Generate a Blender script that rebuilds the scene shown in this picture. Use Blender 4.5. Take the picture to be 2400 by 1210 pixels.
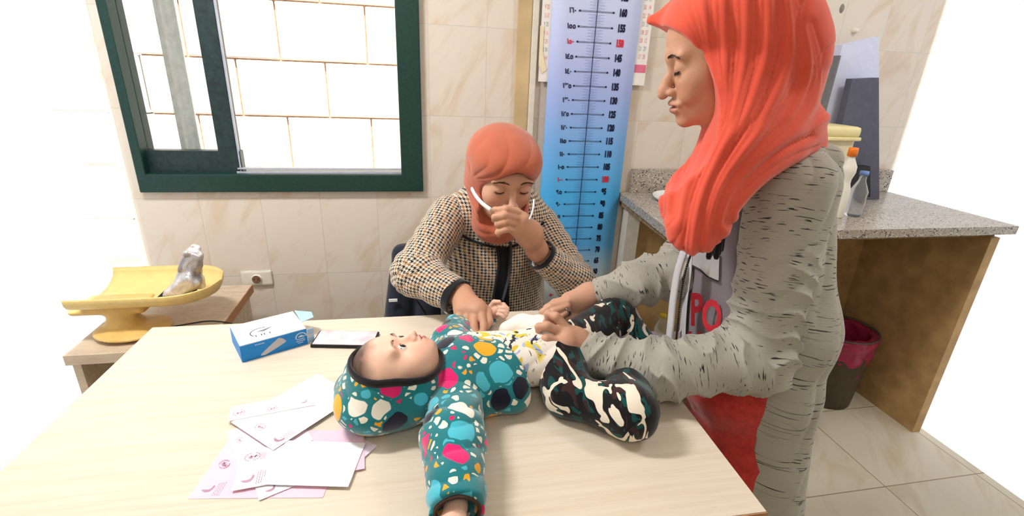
import bpy, bmesh, math, random
import numpy as np
from mathutils import Vector, Matrix

for o in list(bpy.data.objects): bpy.data.objects.remove(o, do_unlink=True)
S = bpy.context.scene
COL = S.collection

# ------------------------------------------------------------------ camera
FPX = 1148.73
CAMP = np.array([-0.26432, -1.86886, 1.39173])
def _rot(a, b, c):
    ca, sa = math.cos(a), math.sin(a); Rz = np.array([[ca,-sa,0],[sa,ca,0],[0,0,1]])
    cb, sb = math.cos(b), math.sin(b); Rx = np.array([[1,0,0],[0,cb,-sb],[0,sb,cb]])
    cc, sc = math.cos(c), math.sin(c); Ry = np.array([[cc,0,sc],[0,1,0],[-sc,0,cc]])
    return Rz @ Rx @ Ry
CR = _rot(-0.20258, -0.36428, -0.04268)          # columns: right, forward, up
cam_data = bpy.data.cameras.new('camera'); cam = bpy.data.objects.new('camera', cam_data); COL.objects.link(cam)
M = Matrix.Identity(4)
for i in range(3):
    M[i][0] = CR[i,0]; M[i][1] = CR[i,2]; M[i][2] = -CR[i,1]; M[i][3] = CAMP[i]
cam.matrix_world = M
cam_data.sensor_fit = 'HORIZONTAL'; cam_data.sensor_width = 36.0; cam_data.lens = 36.0*FPX/2400.0
cam_data.clip_start = 0.02
S.camera = cam
def _ray(px, py): return CR @ np.array([(px-1200)/FPX, 1.0, -(py-605)/FPX])
def atY(px, py, Y):
    d = _ray(px, py); return CAMP + d*((Y-CAMP[1])/d[1])
def atZ(px, py, Z):
    d = _ray(px, py); return CAMP + d*((Z-CAMP[2])/d[2])
def atX(px, py, X):
    d = _ray(px, py); return CAMP + d*((X-CAMP[0])/d[0])
def atD(px, py, D): return CAMP + _ray(px, py)*D

# ------------------------------------------------------------------ world, lights, exposure
w = bpy.data.worlds.new('daylight'); S.world = w; w.use_nodes = True
w.node_tree.nodes['Background'].inputs[0].default_value = (1.0, 1.0, 1.0, 1)
w.node_tree.nodes['Background'].inputs[1].default_value = 1.0
def area(name, loc, target, size, power, color, sy=None):
    l = bpy.data.lights.new(name, 'AREA'); l.energy = power; l.color = color; l.size = size
    if sy: l.shape = 'RECTANGLE'; l.size_y = sy
    o = bpy.data.objects.new(name, l); COL.objects.link(o); o.location = loc
    o.rotation_euler = (Vector(target)-Vector(loc)).to_track_quat('-Z', 'Y').to_euler(); return o
area('ceiling_lamp_light', (-0.98, -0.80, 2.2), (-0.45, -0.85, 0.75), 0.14, 22, (1.0, 0.985, 0.96), 0.4)
area('second_ceiling_lamp_light', (1.35, -1.15, 2.5), (0.7, -0.8, 0.8), 0.2, 11, (1.0, 0.96, 0.90), 0.4)
area('rear_fill_light', (-0.35, -2.75, 2.55), (0.2, -0.9, 0.9), 0.7, 8, (1.0, 0.98, 0.95), 0.7)  # unseen fill added behind the camera to brighten the cardigan's near side
sun = bpy.data.lights.new('sun', 'SUN'); sun.energy = 26.0; sun.angle = 0.02; sun.color = (1, .97, .93)
so = bpy.data.objects.new('sun', sun); COL.objects.link(so); so.location = (0, 2, 5)
so.rotation_euler = Vector((0.0, 0.21, -1.0)).to_track_quat('-Z', 'Y').to_euler()
S.view_settings.view_transform = 'Standard'; S.view_settings.look = 'None'
S.view_settings.gamma = 1; S.view_settings.use_curve_mapping = False
S.view_settings.exposure = 0.0

# ------------------------------------------------------------------ object helpers
def tag(o, label=None, cat=None, group=None, kind=None):
    if label: o['label'] = label
    if cat: o['category'] = cat
    if group: o['group'] = group
    if kind: o['kind'] = kind
    return o
def empty(name, loc, label=None, cat=None, group=None, kind=None):
    o = bpy.data.objects.new(name, None); COL.objects.link(o); o.location = Vector([float(v) for v in loc]); o.empty_display_size = .05
    return tag(o, label, cat, group, kind)
def wloc(o):
    v = Vector((0,0,0))
    while o: v = v + o.location; o = o.parent
    return v
def link(name, me, mat=None, parent=None, smooth=False):
    o = bpy.data.objects.new(name, me); COL.objects.link(o)
    if mat is not None:
        for m in (mat if isinstance(mat, (list, tuple)) else [mat]): me.materials.append(m)
    if smooth: me.polygons.foreach_set('use_smooth', [True]*len(me.polygons))
    if parent is not None:
        off = wloc(parent); o.parent = parent; o.location = -off    # meshes are written in world units
    return o
def mesh_pf(name, verts, faces):
    me = bpy.data.meshes.new(name); me.from_pydata([tuple(float(c) for c in v) for v in verts], [], faces); me.update(); return me
class B:
    """a bmesh collector"""
    def __init__(s): s.bm = bmesh.new()
    def box(s, a, b, bev=0, M=None, mi=0):
        a = Vector(a); b = Vector(b); r = bmesh.ops.create_cube(s.bm, size=1)
        vs = r['verts']
        for v in vs: v.co = Vector(((v.co.x+.5)*(b.x-a.x)+a.x, (v.co.y+.5)*(b.y-a.y)+a.y, (v.co.z+.5)*(b.z-a.z)+a.z))
        fs = set(f for v in vs for f in v.link_faces)
        for f in fs: f.material_index = mi
        if bev:
            es = list(set(e for v in vs for e in v.link_edges))
            rr = bmesh.ops.bevel(s.bm, geom=es, offset=bev, segments=2, affect='EDGES', profile=.6)
            vs = list(set(v for f in rr['faces'] for v in f.verts) | set(v for v in vs if v.is_valid))
        if M is not None: bmesh.ops.transform(s.bm, matrix=M, verts=[v for v in vs if v.is_valid])
        return s
    def prism(s, poly, n, t, mi=0):
        """poly: 3D points (planar), extruded by t along n"""
        n = Vector(n).normalized()*t
        a = [s.bm.verts.new(Vector(p)) for p in poly]; b = [s.bm.verts.new(Vector(p)+n) for p in poly]
        k = len(poly)
        fs = [s.bm.faces.new(a[::-1]), s.bm.faces.new(b)]
        for i in range(k): fs.append(s.bm.faces.new((a[i], a[(i+1)%k], b[(i+1)%k], b[i])))
        for f in fs: f.material_index = mi
        return s
    def lathe(s, prof, c, ax=(0,0,1), n=28, sx=1, sy=1, mi=0, close=True):
        q = Vector(ax).to_track_quat('Z', 'Y'); c = Vector(c); rings = []
        for r, z in prof:
            if r < 1e-6: rings.append([s.bm.verts.new(c + q @ Vector((0,0,z)))])
            else: rings.append([s.bm.verts.new(c + q @ Vector((r*sx*math.cos(2*math.pi*i/n), r*sy*math.sin(2*math.pi*i/n), z))) for i in range(n)])
        for A, C in zip(rings, rings[1:]):
            for i in range(n):
                j = (i+1)%n
                v = ([A[0]] if len(A)==1 else [A[i], A[j]]) + ([C[0]] if len(C)==1 else [C[j], C[i]])
                if len(v) > 2: s.bm.faces.new(v).material_index = mi
        return s
    def tube(s, pts, r, n=10, flat=1.0, mi=0, cap=True, up=(0,0,1)):
        P = [Vector([float(c) for c in p]) for p in pts]; rs = r if isinstance(r, (list, tuple)) else [r]*len(P); rings = []
        t0 = (P[1]-P[0]).normalized(); N = t0.cross(Vector(up))
        if N.length < 1e-3: N = t0.cross(Vector((1,0,0)))
        N.normalize()
        for i, p in enumerate(P):
            t = (P[min(i+1, len(P)-1)]-P[max(i-1, 0)]).normalized()
            N = (N - t*N.dot(t)).normalized(); Bn = t.cross(N)
            rings.append([s.bm.verts.new(p + (N*math.cos(2*math.pi*k/n) + Bn*flat*math.sin(2*math.pi*k/n))*rs[i]) for k in range(n)])
        for A, C in zip(rings, rings[1:]):
            for k in range(n): s.bm.faces.new((A[k], A[(k+1)%n], C[(k+1)%n], C[k])).material_index = mi
        if cap: s.bm.faces.new(rings[0][::-1]).material_index = mi; s.bm.faces.new(rings[-1]).material_index = mi
        return s
    def out(s, name, mat=None, parent=None, smooth=False):
        bmesh.ops.recalc_face_normals(s.bm, faces=s.bm.faces)
        me = bpy.data.meshes.new(name); s.bm.to_mesh(me); s.bm.free()
        return link(name, me, mat, parent, smooth)
def spline(pts, n=8, closed=False):
    """Catmull-Rom through points"""
    P = [np.array(p, float) for p in pts]; k = len(P); out = []
    rng = range(k) if closed else range(k-1)
    for i in rng:
        if closed: a, b, c, d = P[(i-1)%k], P[i], P[(i+1)%k], P[(i+2)%k]
        else: a, b, c, d = P[max(i-1,0)], P[i], P[i+1], P[min(i+2,k-1)]
        for j in range(n):
            t = j/n; out.append(.5*((2*b)+(-a+c)*t+(2*a-5*b+4*c-d)*t*t+(-a+3*b-3*c+d)*t**3))
    if not closed: out.append(P[-1])
    return out
def text_mesh(body, size, bold=0.0, shear=0.0, res=3):
    cu = bpy.data.curves.new('t', 'FONT'); cu.body = body; cu.size = size; cu.align_x = 'CENTER'; cu.align_y = 'CENTER'; cu.offset = bold; cu.shear = shear
    cu.resolution_u = res
    o = bpy.data.objects.new('t', cu); COL.objects.link(o)
    bpy.context.view_layer.update()
    dg = bpy.context.evaluated_depsgraph_get(); me = bpy.data.meshes.new_from_object(o.evaluated_get(dg))
    bpy.data.objects.remove(o, do_unlink=True); bpy.data.curves.remove(cu); return me
def add_text(b, body, size, M, bold=0.0, sx=1.0, mi=0, shear=0.0):
    me = text_mesh(body, size, bold, shear); b.bm.faces.ensure_lookup_table(); n0 = len(b.bm.verts); f0 = len(b.bm.faces)
    b.bm.from_mesh(me); b.bm.verts.ensure_lookup_table(); b.bm.faces.ensure_lookup_table()
    Sx = Matrix.Diagonal((sx, 1, 1, 1))
    for v in b.bm.verts[n0:]: v.co = M @ (Sx @ v.co)
    for f in b.bm.faces[f0:]: f.material_index = mi
    bpy.data.meshes.remove(me)
def frame(o, x, n):
    """matrix with origin o, local x along x, local z along n"""
    x = Vector([float(c) for c in x]).normalized(); n = Vector([float(c) for c in n]).normalized(); y = n.cross(x).normalized(); n = x.cross(y)
    m = Matrix.Identity(4)
    for i in range(3): m[i][0] = x[i]; m[i][1] = y[i]; m[i][2] = n[i]; m[i][3] = float(o[i])
    return m

# ------------------------------------------------------------------ node helpers
class NT:
    def __init__(s, name, rough=.6, spec=.4, metal=0, coat=0, sheen=0, sss=0, trans=0, ior=1.45):
        s.m = bpy.data.materials.new(name); s.m.use_nodes = True; s.t = s.m.node_tree; s.p = s.t.nodes['Principled BSDF']
        I = s.p.inputs; I['Roughness'].default_value = rough; I['Specular IOR Level'].default_value = spec; I['Metallic'].default_value = metal
        I['Coat Weight'].default_value = coat; I['Sheen Weight'].default_value = sheen; I['Transmission Weight'].default_value = trans; I['IOR'].default_value = ior
        if sss: I['Subsurface Weight'].default_value = sss; I['Subsurface Radius'].default_value = (.012, .005, .003); I['Subsurface Scale'].default_value = 1
    def _set(s, n, i, v):
        if v is None: return
        if isinstance(v, bpy.types.NodeSocket): s.t.links.new(v, n.inputs[i])
        else: n.inputs[i].default_value = v
    def n(s, typ, **kw):
        n = s.t.nodes.new(typ)
        for k, v in kw.items(): setattr(n, k, v)
        return n
    def m_(s, op, a, b=None, c=None):
        n = s.n('ShaderNodeMath', operation=op); s._set(n, 0, a); s._set(n, 1, b); s._set(n, 2, c); return n.outputs[0]
    def vm(s, op, a, b=None, sc=None):
        n = s.n('ShaderNodeVectorMath', operation=op); s._set(n, 0, a); s._set(n, 1, b)
        if sc is not None: s._set(n, 3, sc)
        return n.outputs[0]
    def pos(s): return s.n('ShaderNodeNewGeometry').outputs['Position']
    def obj(s): return s.n('ShaderNodeTexCoord').outputs['Object']
    def attr(s, name):
        n = s.n('ShaderNodeAttribute'); n.attribute_name = name; return n
    def sep(s, v):
        n = s.n('ShaderNodeSeparateXYZ'); s._set(n, 0, v); return n.outputs
    def comb(s, x, y, z):
        n = s.n('ShaderNodeCombineXYZ'); s._set(n, 0, x); s._set(n, 1, y); s._set(n, 2, z); return n.outputs[0]
    def noise(s, vec, scale, detail=3, rough=.5, dist=0, col=False):
        n = s.n('ShaderNodeTexNoise'); s._set(n, 'Vector', vec); n.inputs['Scale'].default_value = scale; n.inputs['Detail'].default_value = detail
        n.inputs['Roughness'].default_value = rough; n.inputs['Distortion'].default_value = dist; return n.outputs['Color' if col else 'Fac']
    def vor(s, vec, scale, feat='F1', rand=1.0):
        n = s.n('ShaderNodeTexVoronoi', feature=feat); s._set(n, 'Vector', vec); n.inputs['Scale'].default_value = scale; n.inputs['Randomness'].default_value = rand; return n
    def ramp(s, f, stops, interp='LINEAR'):
        n = s.n('ShaderNodeValToRGB'); s._set(n, 0, f); n.color_ramp.interpolation = interp; e = n.color_ramp.elements
        while len(e) < len(stops): e.new(.5)
        for i, (p, c) in enumerate(stops): e[i].position = p; e[i].color = (*c, 1) if len(c) == 3 else c
        return n.outputs[0]
    def mix(s, f, a, b, mode='MIX'):
        n = s.n('ShaderNodeMix', data_type='RGBA', blend_type=mode); s._set(n, 0, f)
        for i, v in ((6, a), (7, b)): s._set(n, i, (*v, 1) if isinstance(v, tuple) and len(v) == 3 else v)
        return n.outputs[2]
    def step(s, v, lo, hi):
        n = s.n('ShaderNodeMapRange', interpolation_type='SMOOTHSTEP'); s._set(n, 0, v); n.inputs[1].default_value = lo; n.inputs[2].default_value = hi; return n.outputs[0]
    def col(s, c):
        if isinstance(c, tuple): s.p.inputs['Base Color'].default_value = (*c, 1) if len(c) == 3 else c
        else: s.t.links.new(c, s.p.inputs['Base Color'])
        return s
    def bump(s, h, strength=.3, dist=.002):
        n = s.n('ShaderNodeBump'); n.inputs['Strength'].default_value = strength; n.inputs['Distance'].default_value = dist; s._set(n, 'Height', h)
        s.t.links.new(n.outputs[0], s.p.inputs['Normal']); return s
def srgb(r, g, b): return tuple(((c/255)/12.92 if c/255 <= .04045 else ((c/255+.055)/1.055)**2.4) for c in (r, g, b))
def plain(name, rgb, rough=.6, spec=.4, var=.06, scale=40, bump=0, **kw):
    t = NT(name, rough, spec, **kw); c = srgb(*rgb); v = t.noise(t.obj(), scale, 4)
    d = tuple(max(0, x*(1-var*2)) for x in c); l = tuple(min(1, x*(1+var)) for x in c)
    t.col(t.ramp(v, [(.3, d), (.7, l)]))
    if bump: t.bump(v, bump, .002)
    return t.m

# ------------------------------------------------------------------ smooth solids from distance fields
def V3(*a): return np.array(a, float)
class SDF:
    """list of soft-blended primitives -> closed organic mesh (surface nets)"""
    def __init__(s): s.p = []
    def cap(s, a, b, ra, rb=None, k=.01, op='+', sc=(1,1,1), cid=0):
        s.p.append(dict(t='c', a=np.array(a, float), b=np.array(b, float), ra=ra, rb=ra if rb is None else rb, k=k, op=op, sc=np.array(sc, float), cid=cid)); return s
    def chain(s, pts, rs, k=.01, op='+', sc=(1,1,1), cid=0):
        for i in range(len(pts)-1): s.cap(pts[i], pts[i+1], rs[i], rs[i+1], k if i or True else 0, op, sc, cid)
        return s
    def ell(s, c, r, R=None, k=.01, op='+', cid=0):
        s.p.append(dict(t='e', c=np.array(c, float), r=np.array(r, float) if hasattr(r, '__len__') else np.array([r]*3, float), R=R, k=k, op=op, cid=cid)); return s
    def half(s, c, n, k=.004, op='-'):
        n = np.array(n, float); s.p.append(dict(t='h', c=np.array(c, float), n=n/np.linalg.norm(n), k=k, op=op, cid=0)); return s
    def box(s, c, h, r=.005, R=None, k=.01, op='+', cid=0):
        s.p.append(dict(t='b', c=np.array(c, float), h=np.array(h, float), rr=r, R=R, k=k, op=op, cid=cid)); return s
    @staticmethod
    def dist(q, X):
        if q['t'] == 'c':
            sc = q['sc']; A = q['a']/sc; b = q['b']/sc; Y = X/sc; ab = b-A; L = max(ab@ab, 1e-12)
            t = np.clip(((Y-A)@ab)/L, 0, 1); D = Y-A-t[:,None]*ab
            return (np.sqrt((D*D).sum(1)) - (q['ra']+(q['rb']-q['ra'])*t)) * sc.min()
        if q['t'] == 'e':
            Y = X-q['c']
            if q['R'] is not None: Y = Y@q['R']
            u = Y/q['r']; k0 = np.sqrt((u*u).sum(1)); k1 = np.sqrt(((u/q['r'])**2).sum(1))+1e-9
            return k0*(k0-1)/k1
        if q['t'] == 'h': return (X-q['c'])@q['n']*-1
        Y = X-q['c']
        if q['R'] is not None: Y = Y@q['R']
        d = np.abs(Y)-(q['h']-q['rr']); return np.sqrt((np.maximum(d, 0)**2).sum(1))+np.minimum(d.max(1), 0)-q['rr']
    def ev(s, X):
        F = None
        for q in s.p:
            d = s.dist(q, X); k = q['k']
            if F is None: F = d; continue
            if q['op'] == '+':
                h = np.maximum(k-np.abs(F-d), 0)/k; F = np.minimum(F, d)-h*h*k*.25
            elif q['op'] == '-':
                d = -d; h = np.maximum(k-np.abs(F-d), 0)/k; F = np.maximum(F, d)+h*h*k*.25
            elif q['op'] == '&':
                h = np.maximum(k-np.abs(F-d), 0)/k; F = np.maximum(F, d)+h*h*k*.25
        return F
    def bounds(s):
        lo = []; hi = []
        for q in s.p:
            if q['op'] != '+': continue
            if q['t'] == 'c':
                m = max(q['ra'], q['rb'])*q['sc']; lo += [q['a']-m, q['b']-m]; hi += [q['a']+m, q['b']+m]
            else:
                m = (q['r'] if q['t'] == 'e' else q['h']).max()*(1 if q['R'] is not None else 0) or (q['r'] if q['t'] == 'e' else q['h'])
                if q['R'] is not None: m = (q['r'] if q['t'] == 'e' else q['h']).max()*1.2
                lo.append(q['c']-m); hi.append(q['c']+m)
        return np.min(lo, 0), np.max(hi, 0)
    def mesh(s, h, disp=None, smooth=1, pad=.012):
        lo, hi = s.bounds(); lo = lo-pad; hi = hi+pad
        C = 5; n = (np.ceil((hi-lo)/(h*C))).astype(int)*C+1; NB = (n-1)//C
        # block centres decide where the fine grid is evaluated
        bx = [lo[i]+(np.arange(NB[i])+.5)*C*h for i in range(3)]
        G = np.stack(np.meshgrid(*bx, indexing='ij'), -1).reshape(-1, 3)
        fb = s.ev(G).reshape(NB); near = np.abs(fb) < C*h*1.35+.004
        F = np.repeat(np.repeat(np.repeat(np.where(fb > 0, 1., -1.), C, 0), C, 1), C, 2)
        F = np.pad(F, ((0,1),(0,1),(0,1)), mode='edge').astype(np.float32)
        mk = np.zeros(n, bool)
        m5 = np.repeat(np.repeat(np.repeat(near, C, 0), C, 1), C, 2)
        mk[:-1,:-1,:-1] |= m5; mk[1:,:-1,:-1] |= m5; mk[:-1,1:,:-1] |= m5; mk[:-1,:-1,1:] |= m5; mk[1:,1:,:-1] |= m5; mk[1:,:-1,1:] |= m5; mk[:-1,1:,1:] |= m5; mk[1:,1:,1:] |= m5
        idx = np.argwhere(mk)
        for i in range(0, len(idx), 400000):
            I = idx[i:i+400000]; F[I[:,0], I[:,1], I[:,2]] = s.ev(lo+I*h)
        F[0] = F[-1] = 1; F[:,0] = F[:,-1] = 1; F[:,:,0] = F[:,:,-1] = 1
        ins = F < 0; acc = np.zeros(tuple(n-1)+(3,), np.float32); cnt = np.zeros(tuple(n-1), np.float32)
        def sl(a, b, c): return (slice(a, n[0]-1+a), slice(b, n[1]-1+b), slice(c, n[2]-1+c))
        E = []
        for ax in range(3):
            for u in (0, 1):
                for v in (0, 1):
                    o0 = [0,0,0]; o0[(ax+1)%3] = u; o0[(ax+2)%3] = v; o1 = list(o0); o1[ax] = 1
                    f0 = F[sl(*o0)]; f1 = F[sl(*o1)]; m = (f0 < 0) != (f1 < 0); w = np.where(m)
                    t = f0[w]/(f0[w]-f1[w]); P = np.tile(np.array(o0, np.float32), (len(t), 1)); P[:,ax] = t
                    acc[w] += P; cnt[w] += 1
        act = cnt > 0; ids = -np.ones(tuple(n-1), np.int64); ids[act] = np.arange(act.sum())
        cells = np.argwhere(act); V = lo+(cells+acc[act]/cnt[act][:,None])*h
        Q = []
        for ax in range(3):
            a1, a2 = (ax+1)%3, (ax+2)%3
            s0 = [slice(0, n[0]-1), slice(0, n[1]-1), slice(0, n[2]-1)]; s0[a1] = slice(1, n[a1]-1); s0[a2] = slice(1, n[a2]-1)
            s1 = list(s0); s1[ax] = slice(1, n[ax]); A = ins[tuple(s0)]; Bq = ins[tuple(s1)]
            w = np.argwhere(A != Bq); off = np.zeros(3, int); off[a1] = 1; off[a2] = 1; w0 = w+off; fl = A[A != Bq]
            e1 = np.zeros(3, int); e1[a1] = 1; e2 = np.zeros(3, int); e2[a2] = 1
            g = lambda c: ids[c[:,0], c[:,1], c[:,2]]
            q = np.stack([g(w0-e1-e2), g(w0-e2), g(w0), g(w0-e1)], 1); q[~fl] = q[~fl][:,::-1]; Q.append(q)
        Q = np.concatenate(Q); Q = Q[(Q >= 0).all(1)]
        for _ in range(smooth):
            a = np.zeros_like(V); c = np.zeros(len(V))
            for i in range(4):
                for j in (1, 3): np.add.at(a, Q[:,i], V[Q[:,(i+j)%4]]); np.add.at(c, Q[:,i], 1)
            V = V*.45+(a/np.maximum(c, 1)[:,None])*.55
        s.V, s.Q = V, Q
        if disp is not None:
            N = s.normals(); V = V+N*disp(V, N)[:,None]; s.V = V
        return s
    def normals(s):
        V, Q = s.V, s.Q; n = np.cross(V[Q[:,2]]-V[Q[:,0]], V[Q[:,3]]-V[Q[:,1]]); N = np.zeros_like(V)
        for i in range(4): np.add.at(N, Q[:,i], n)
        return N/np.maximum(np.linalg.norm(N, axis=1), 1e-12)[:,None]
def np_mesh(name, V, Q):
    me = bpy.data.meshes.new(name); me.vertices.add(len(V)); me.vertices.foreach_set('co', np.ascontiguousarray(V, np.float32).ravel())
    me.loops.add(len(Q)*4); me.loops.foreach_set('vertex_index', Q.ravel().astype(np.int32)); me.polygons.add(len(Q))
    me.polygons.foreach_set('loop_start', np.arange(0, len(Q)*4, 4, dtype=np.int32)); me.polygons.foreach_set('use_smooth', np.ones(len(Q), bool))
    me.update(calc_edges=True); me.validate(); return me
def put(name, parts, mat, parent=None, attrs=None, cols=None):
    """parts: list of (V,Q); attrs: dict name-> (n,3) vectors; cols: (n,3) linear colours"""
    Vs = []; Qs = []; o = 0
    for V, Q in parts: Vs.append(V); Qs.append(Q+o); o += len(V)
    me = np_mesh(name, np.concatenate(Vs), np.concatenate(Qs))
    for k, a in (attrs or {}).items():
        at = me.attributes.new(k, 'FLOAT_VECTOR', 'POINT'); at.data.foreach_set('vector', np.ascontiguousarray(a, np.float32).ravel())
    if cols is not None:
        at = me.color_attributes.new('tint', 'FLOAT_COLOR', 'POINT'); c4 = np.concatenate([cols, np.ones((len(cols), 1))], 1); at.data.foreach_set('color', c4.astype(np.float32).ravel())
    return link(name, me, mat, parent)
# value noise
_P = np.random.RandomState(7).rand(64, 64, 64)
def vnoise(X):
    i = np.floor(X).astype(int); f = X-i; f = f*f*(3-2*f); i &= 63; j = (i+1) & 63
    g = lambda a, b, c: _P[a, b, c]
    x0,y0,z0 = i.T; x1,y1,z1 = j.T; fx,fy,fz = f.T
    return ((g(x0,y0,z0)*(1-fx)+g(x1,y0,z0)*fx)*(1-fy)+(g(x0,y1,z0)*(1-fx)+g(x1,y1,z0)*fx)*fy)*(1-fz)+((g(x0,y0,z1)*(1-fx)+g(x1,y0,z1)*fx)*(1-fy)+(g(x0,y1,z1)*(1-fx)+g(x1,y1,z1)*fx)*fy)*fz - .5
def chain_uv(V, pts, up=(0,0,1)):
    """coordinates along and around a limb: u = around (m), v = along (m), w = distance from axis"""
    P = [np.array(p, float) for p in pts]; best = np.full(len(V), 1e9); U = np.zeros(len(V)); W = np.zeros(len(V)); L = 0
    N = None
    for a, b in zip(P, P[1:]):
        t = b-a; l = np.linalg.norm(t); t = t/l
        if N is None: N = np.cross(t, np.array(up, float)); N /= np.linalg.norm(N)
        else: N = N-t*(N@t); N /= np.linalg.norm(N)
        Bn = np.cross(t, N); s_ = np.clip((V-a)@t, 0, l); D = V-a-s_[:,None]*t; d = np.linalg.norm(D, axis=1); m = d < best
        ang = np.arctan2(D@Bn, D@N); best[m] = d[m]; U[m] = ang[m]; W[m] = (L+((V-a)@t if True else s_))[m]; L += l
    return U, W, best

# ------------------------------------------------------------------ materials
TX0, TW, R0, TH = -0.2079, 0.2033, 0.9258, 0.3019
def tile_mat(name, tw, th, x0, z0, base, vein, grout, ax=(0, 2), rough=.22, gw=.0013, bumpy=.25, ox=0.0):
    t = NT(name, rough, .45); P = t.sep(t.pos()); a = t.m_('DIVIDE', t.m_('SUBTRACT', P[ax[0]], x0), tw); b = t.m_('DIVIDE', t.m_('SUBTRACT', P[ax[1]], z0), th)
    fa = t.m_('FRACT', a); fb = t.m_('FRACT', b)
    da = t.m_('MULTIPLY', t.m_('MINIMUM', fa, t.m_('SUBTRACT', 1.0, fa)), tw); db = t.m_('MULTIPLY', t.m_('MINIMUM', fb, t.m_('SUBTRACT', 1.0, fb)), th)
    d = t.m_('MINIMUM', da, db); g = t.step(d, gw*.6, gw*1.5)
    wn = t.n('ShaderNodeTexWhiteNoise', noise_dimensions='3D'); t._set(wn, 0, t.comb(t.m_('FLOOR', a), t.m_('FLOOR', b), 0.0))
    off = t.vm('SCALE', wn.outputs['Color'], sc=7.0)
    q = t.comb(t.m_('MULTIPLY_ADD', P[ax[1]], -.55, P[ax[0]]), t.m_('MULTIPLY', P[ax[1]], .45), 0.0)
    q = t.vm('ADD', q, off)
    n1 = t.noise(q, 7, 5, .55, 1.4); n2 = t.noise(q, 16, 5, .6, .8)
    v = t.step(n1, .46, .74); v2 = t.step(n2, .58, .8)
    c = t.mix(t.m_('MULTIPLY', v, .55), base, vein); c = t.mix(t.m_('MULTIPLY', v2, .35), c, vein)
    c = t.mix(t.m_('MULTIPLY', wn.outputs['Value'], .10), c, tuple(x*.8 for x in base))
    speck = t.step(t.noise(t.pos(), 55, 2), .73, .80); c = t.mix(t.m_('MULTIPLY', speck, .22), c, tuple(x*.35 for x in vein))
    c = t.mix(g, grout, c); t.col(c); t.bump(g, bumpy, .0015); return t.m
M_TILE = tile_mat('marbled_wall_tile', TW, TH, TX0, R0, srgb(224,214,202), srgb(204,172,134), srgb(208,200,188))
M_TILE_SIDE = tile_mat('marbled_side_tile', TW, TH, .03, R0, srgb(216,196,160), srgb(190,155,105), srgb(200,185,155), ax=(1, 2))
M_FLOOR = tile_mat('cream_floor_tile', .42, .42, .16, .08, srgb(214,206,186), srgb(190,172,138), srgb(150,135,105), ax=(0, 1), rough=.3, gw=.002)
M_BLOCK = plain('white_washed_block', (246,240,232), .9, .1, .03, 12, .4)
M_JOINT = plain('brown_mortar', (190,150,120), .95, .05, .15, 60)
M_WHITEPAINT = plain('white_paint', (235,232,226), .8, .2, .02)
M_GREEN = plain('dark_green_aluminium', (22,58,52), .35, .5, .12, 120)
M_GREEN2 = plain('worn_green_aluminium', (30,52,54), .42, .5, .2, 60)
M_SEAL = plain('grey_window_seal', (176,180,196), .4, .4)
M_BEIGETRIM = plain('beige_stone_strip', (205,180,138), .45, .4, .1, 9)
M_CREAM = plain('cream_paint', (222,216,204), .5, .3, .04)
def wood(name, base, dark, sx=1.2, sy=28, rough=.38, spec=.35):
    t = NT(name, rough, spec); P = t.sep(t.pos()); q = t.comb(t.m_('MULTIPLY', P[0], sx), t.m_('MULTIPLY', P[1], sy), t.m_('MULTIPLY', P[2], sy))
    n = t.noise(q, 3.2, 5, .6, .4); n2 = t.noise(q, 11, 3, .6)
    q2 = t.comb(t.m_('MULTIPLY', P[0], 40.), t.m_('MULTIPLY', P[1], 220.), 0.0); f = t.step(t.noise(q2, 1.0, 2), .68, .76)
    c = t.mix(t.step(n, .35, .72), base, dark); c = t.mix(t.m_('MULTIPLY', n2, .22), c, tuple(x*.8 for x in base)); c = t.mix(t.m_('MULTIPLY', f, .22), c, tuple(x*.62 for x in dark))
    t.col(c); return t.m
M_DESK = wood('pale_maple_laminate', srgb(226,213,194), srgb(217,201,178))
M_EDGE = plain('brown_edge_band', (178,128,88), .5, .3, .1)
M_TABLE = wood('beige_laminate', srgb(208,190,166), srgb(190,168,142), 6, 18)
def granite():
    t = NT('speckled_granite', .28, .5); P = t.pos(); v = t.vor(P, 260).outputs['Color']; s = t.sep(v)
    c = t.ramp(s[0], [(0., srgb(68,62,58)), (.22, srgb(150,140,130)), (.5, srgb(186,176,164)), (.78, srgb(208,200,190)), (1., srgb(120,104,92))], 'CONSTANT')
    c = t.mix(t.step(t.noise(P, 60, 3), .45, .6), c, srgb(172,162,150)); t.col(c); return t.m
M_GRAN = granite()
M_ROUGHCEM = plain('rough_cement', (150,128,98), .95, .1, .25, 60, .6)
M_PANELB = plain('brown_board', (186,152,104), .6, .3, .12, 14)

# ------------------------------------------------------------------ setting
XL, XR = -1.235, 1.88
def struct(o): o['kind'] = 'structure'; return o
b = B(); WX0, WX1, WZ0, WZ1 = -1.19, -0.237, 0.959, 2.05      # window opening
T = .12
b.box((XL,0,0), (XR,T,WZ0)); b.box((XL,0,WZ1), (XR,T,2.8)); b.box((XL,0,WZ0), (WX0,T,WZ1)); b.box((WX1,0,WZ0), (XR,T,WZ1))
struct(b.out('wall_back', M_TILE))
b = B(); b.box((XL,-3.2,-.05), (XR,T,0)); struct(b.out('floor', M_FLOOR))
b = B(); b.box((XL,-3.3,2.8), (XR,T,2.86)); struct(b.out('ceiling', M_WHITEPAINT))
b = B(); b.box((XL,-3.3,0), (XR,-3.2,2.8)); struct(b.out('wall_front', M_CREAM))
b = B(); b.box((XL-.1,-3.3,0), (XL,-.98,2.8)); struct(b.out('wall_left', M_CREAM))
b = B(); b.box((XR,-3.3,0), (XR+.1,-1.0,2.8)); struct(b.out('wall_right', M_CREAM))
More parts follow.
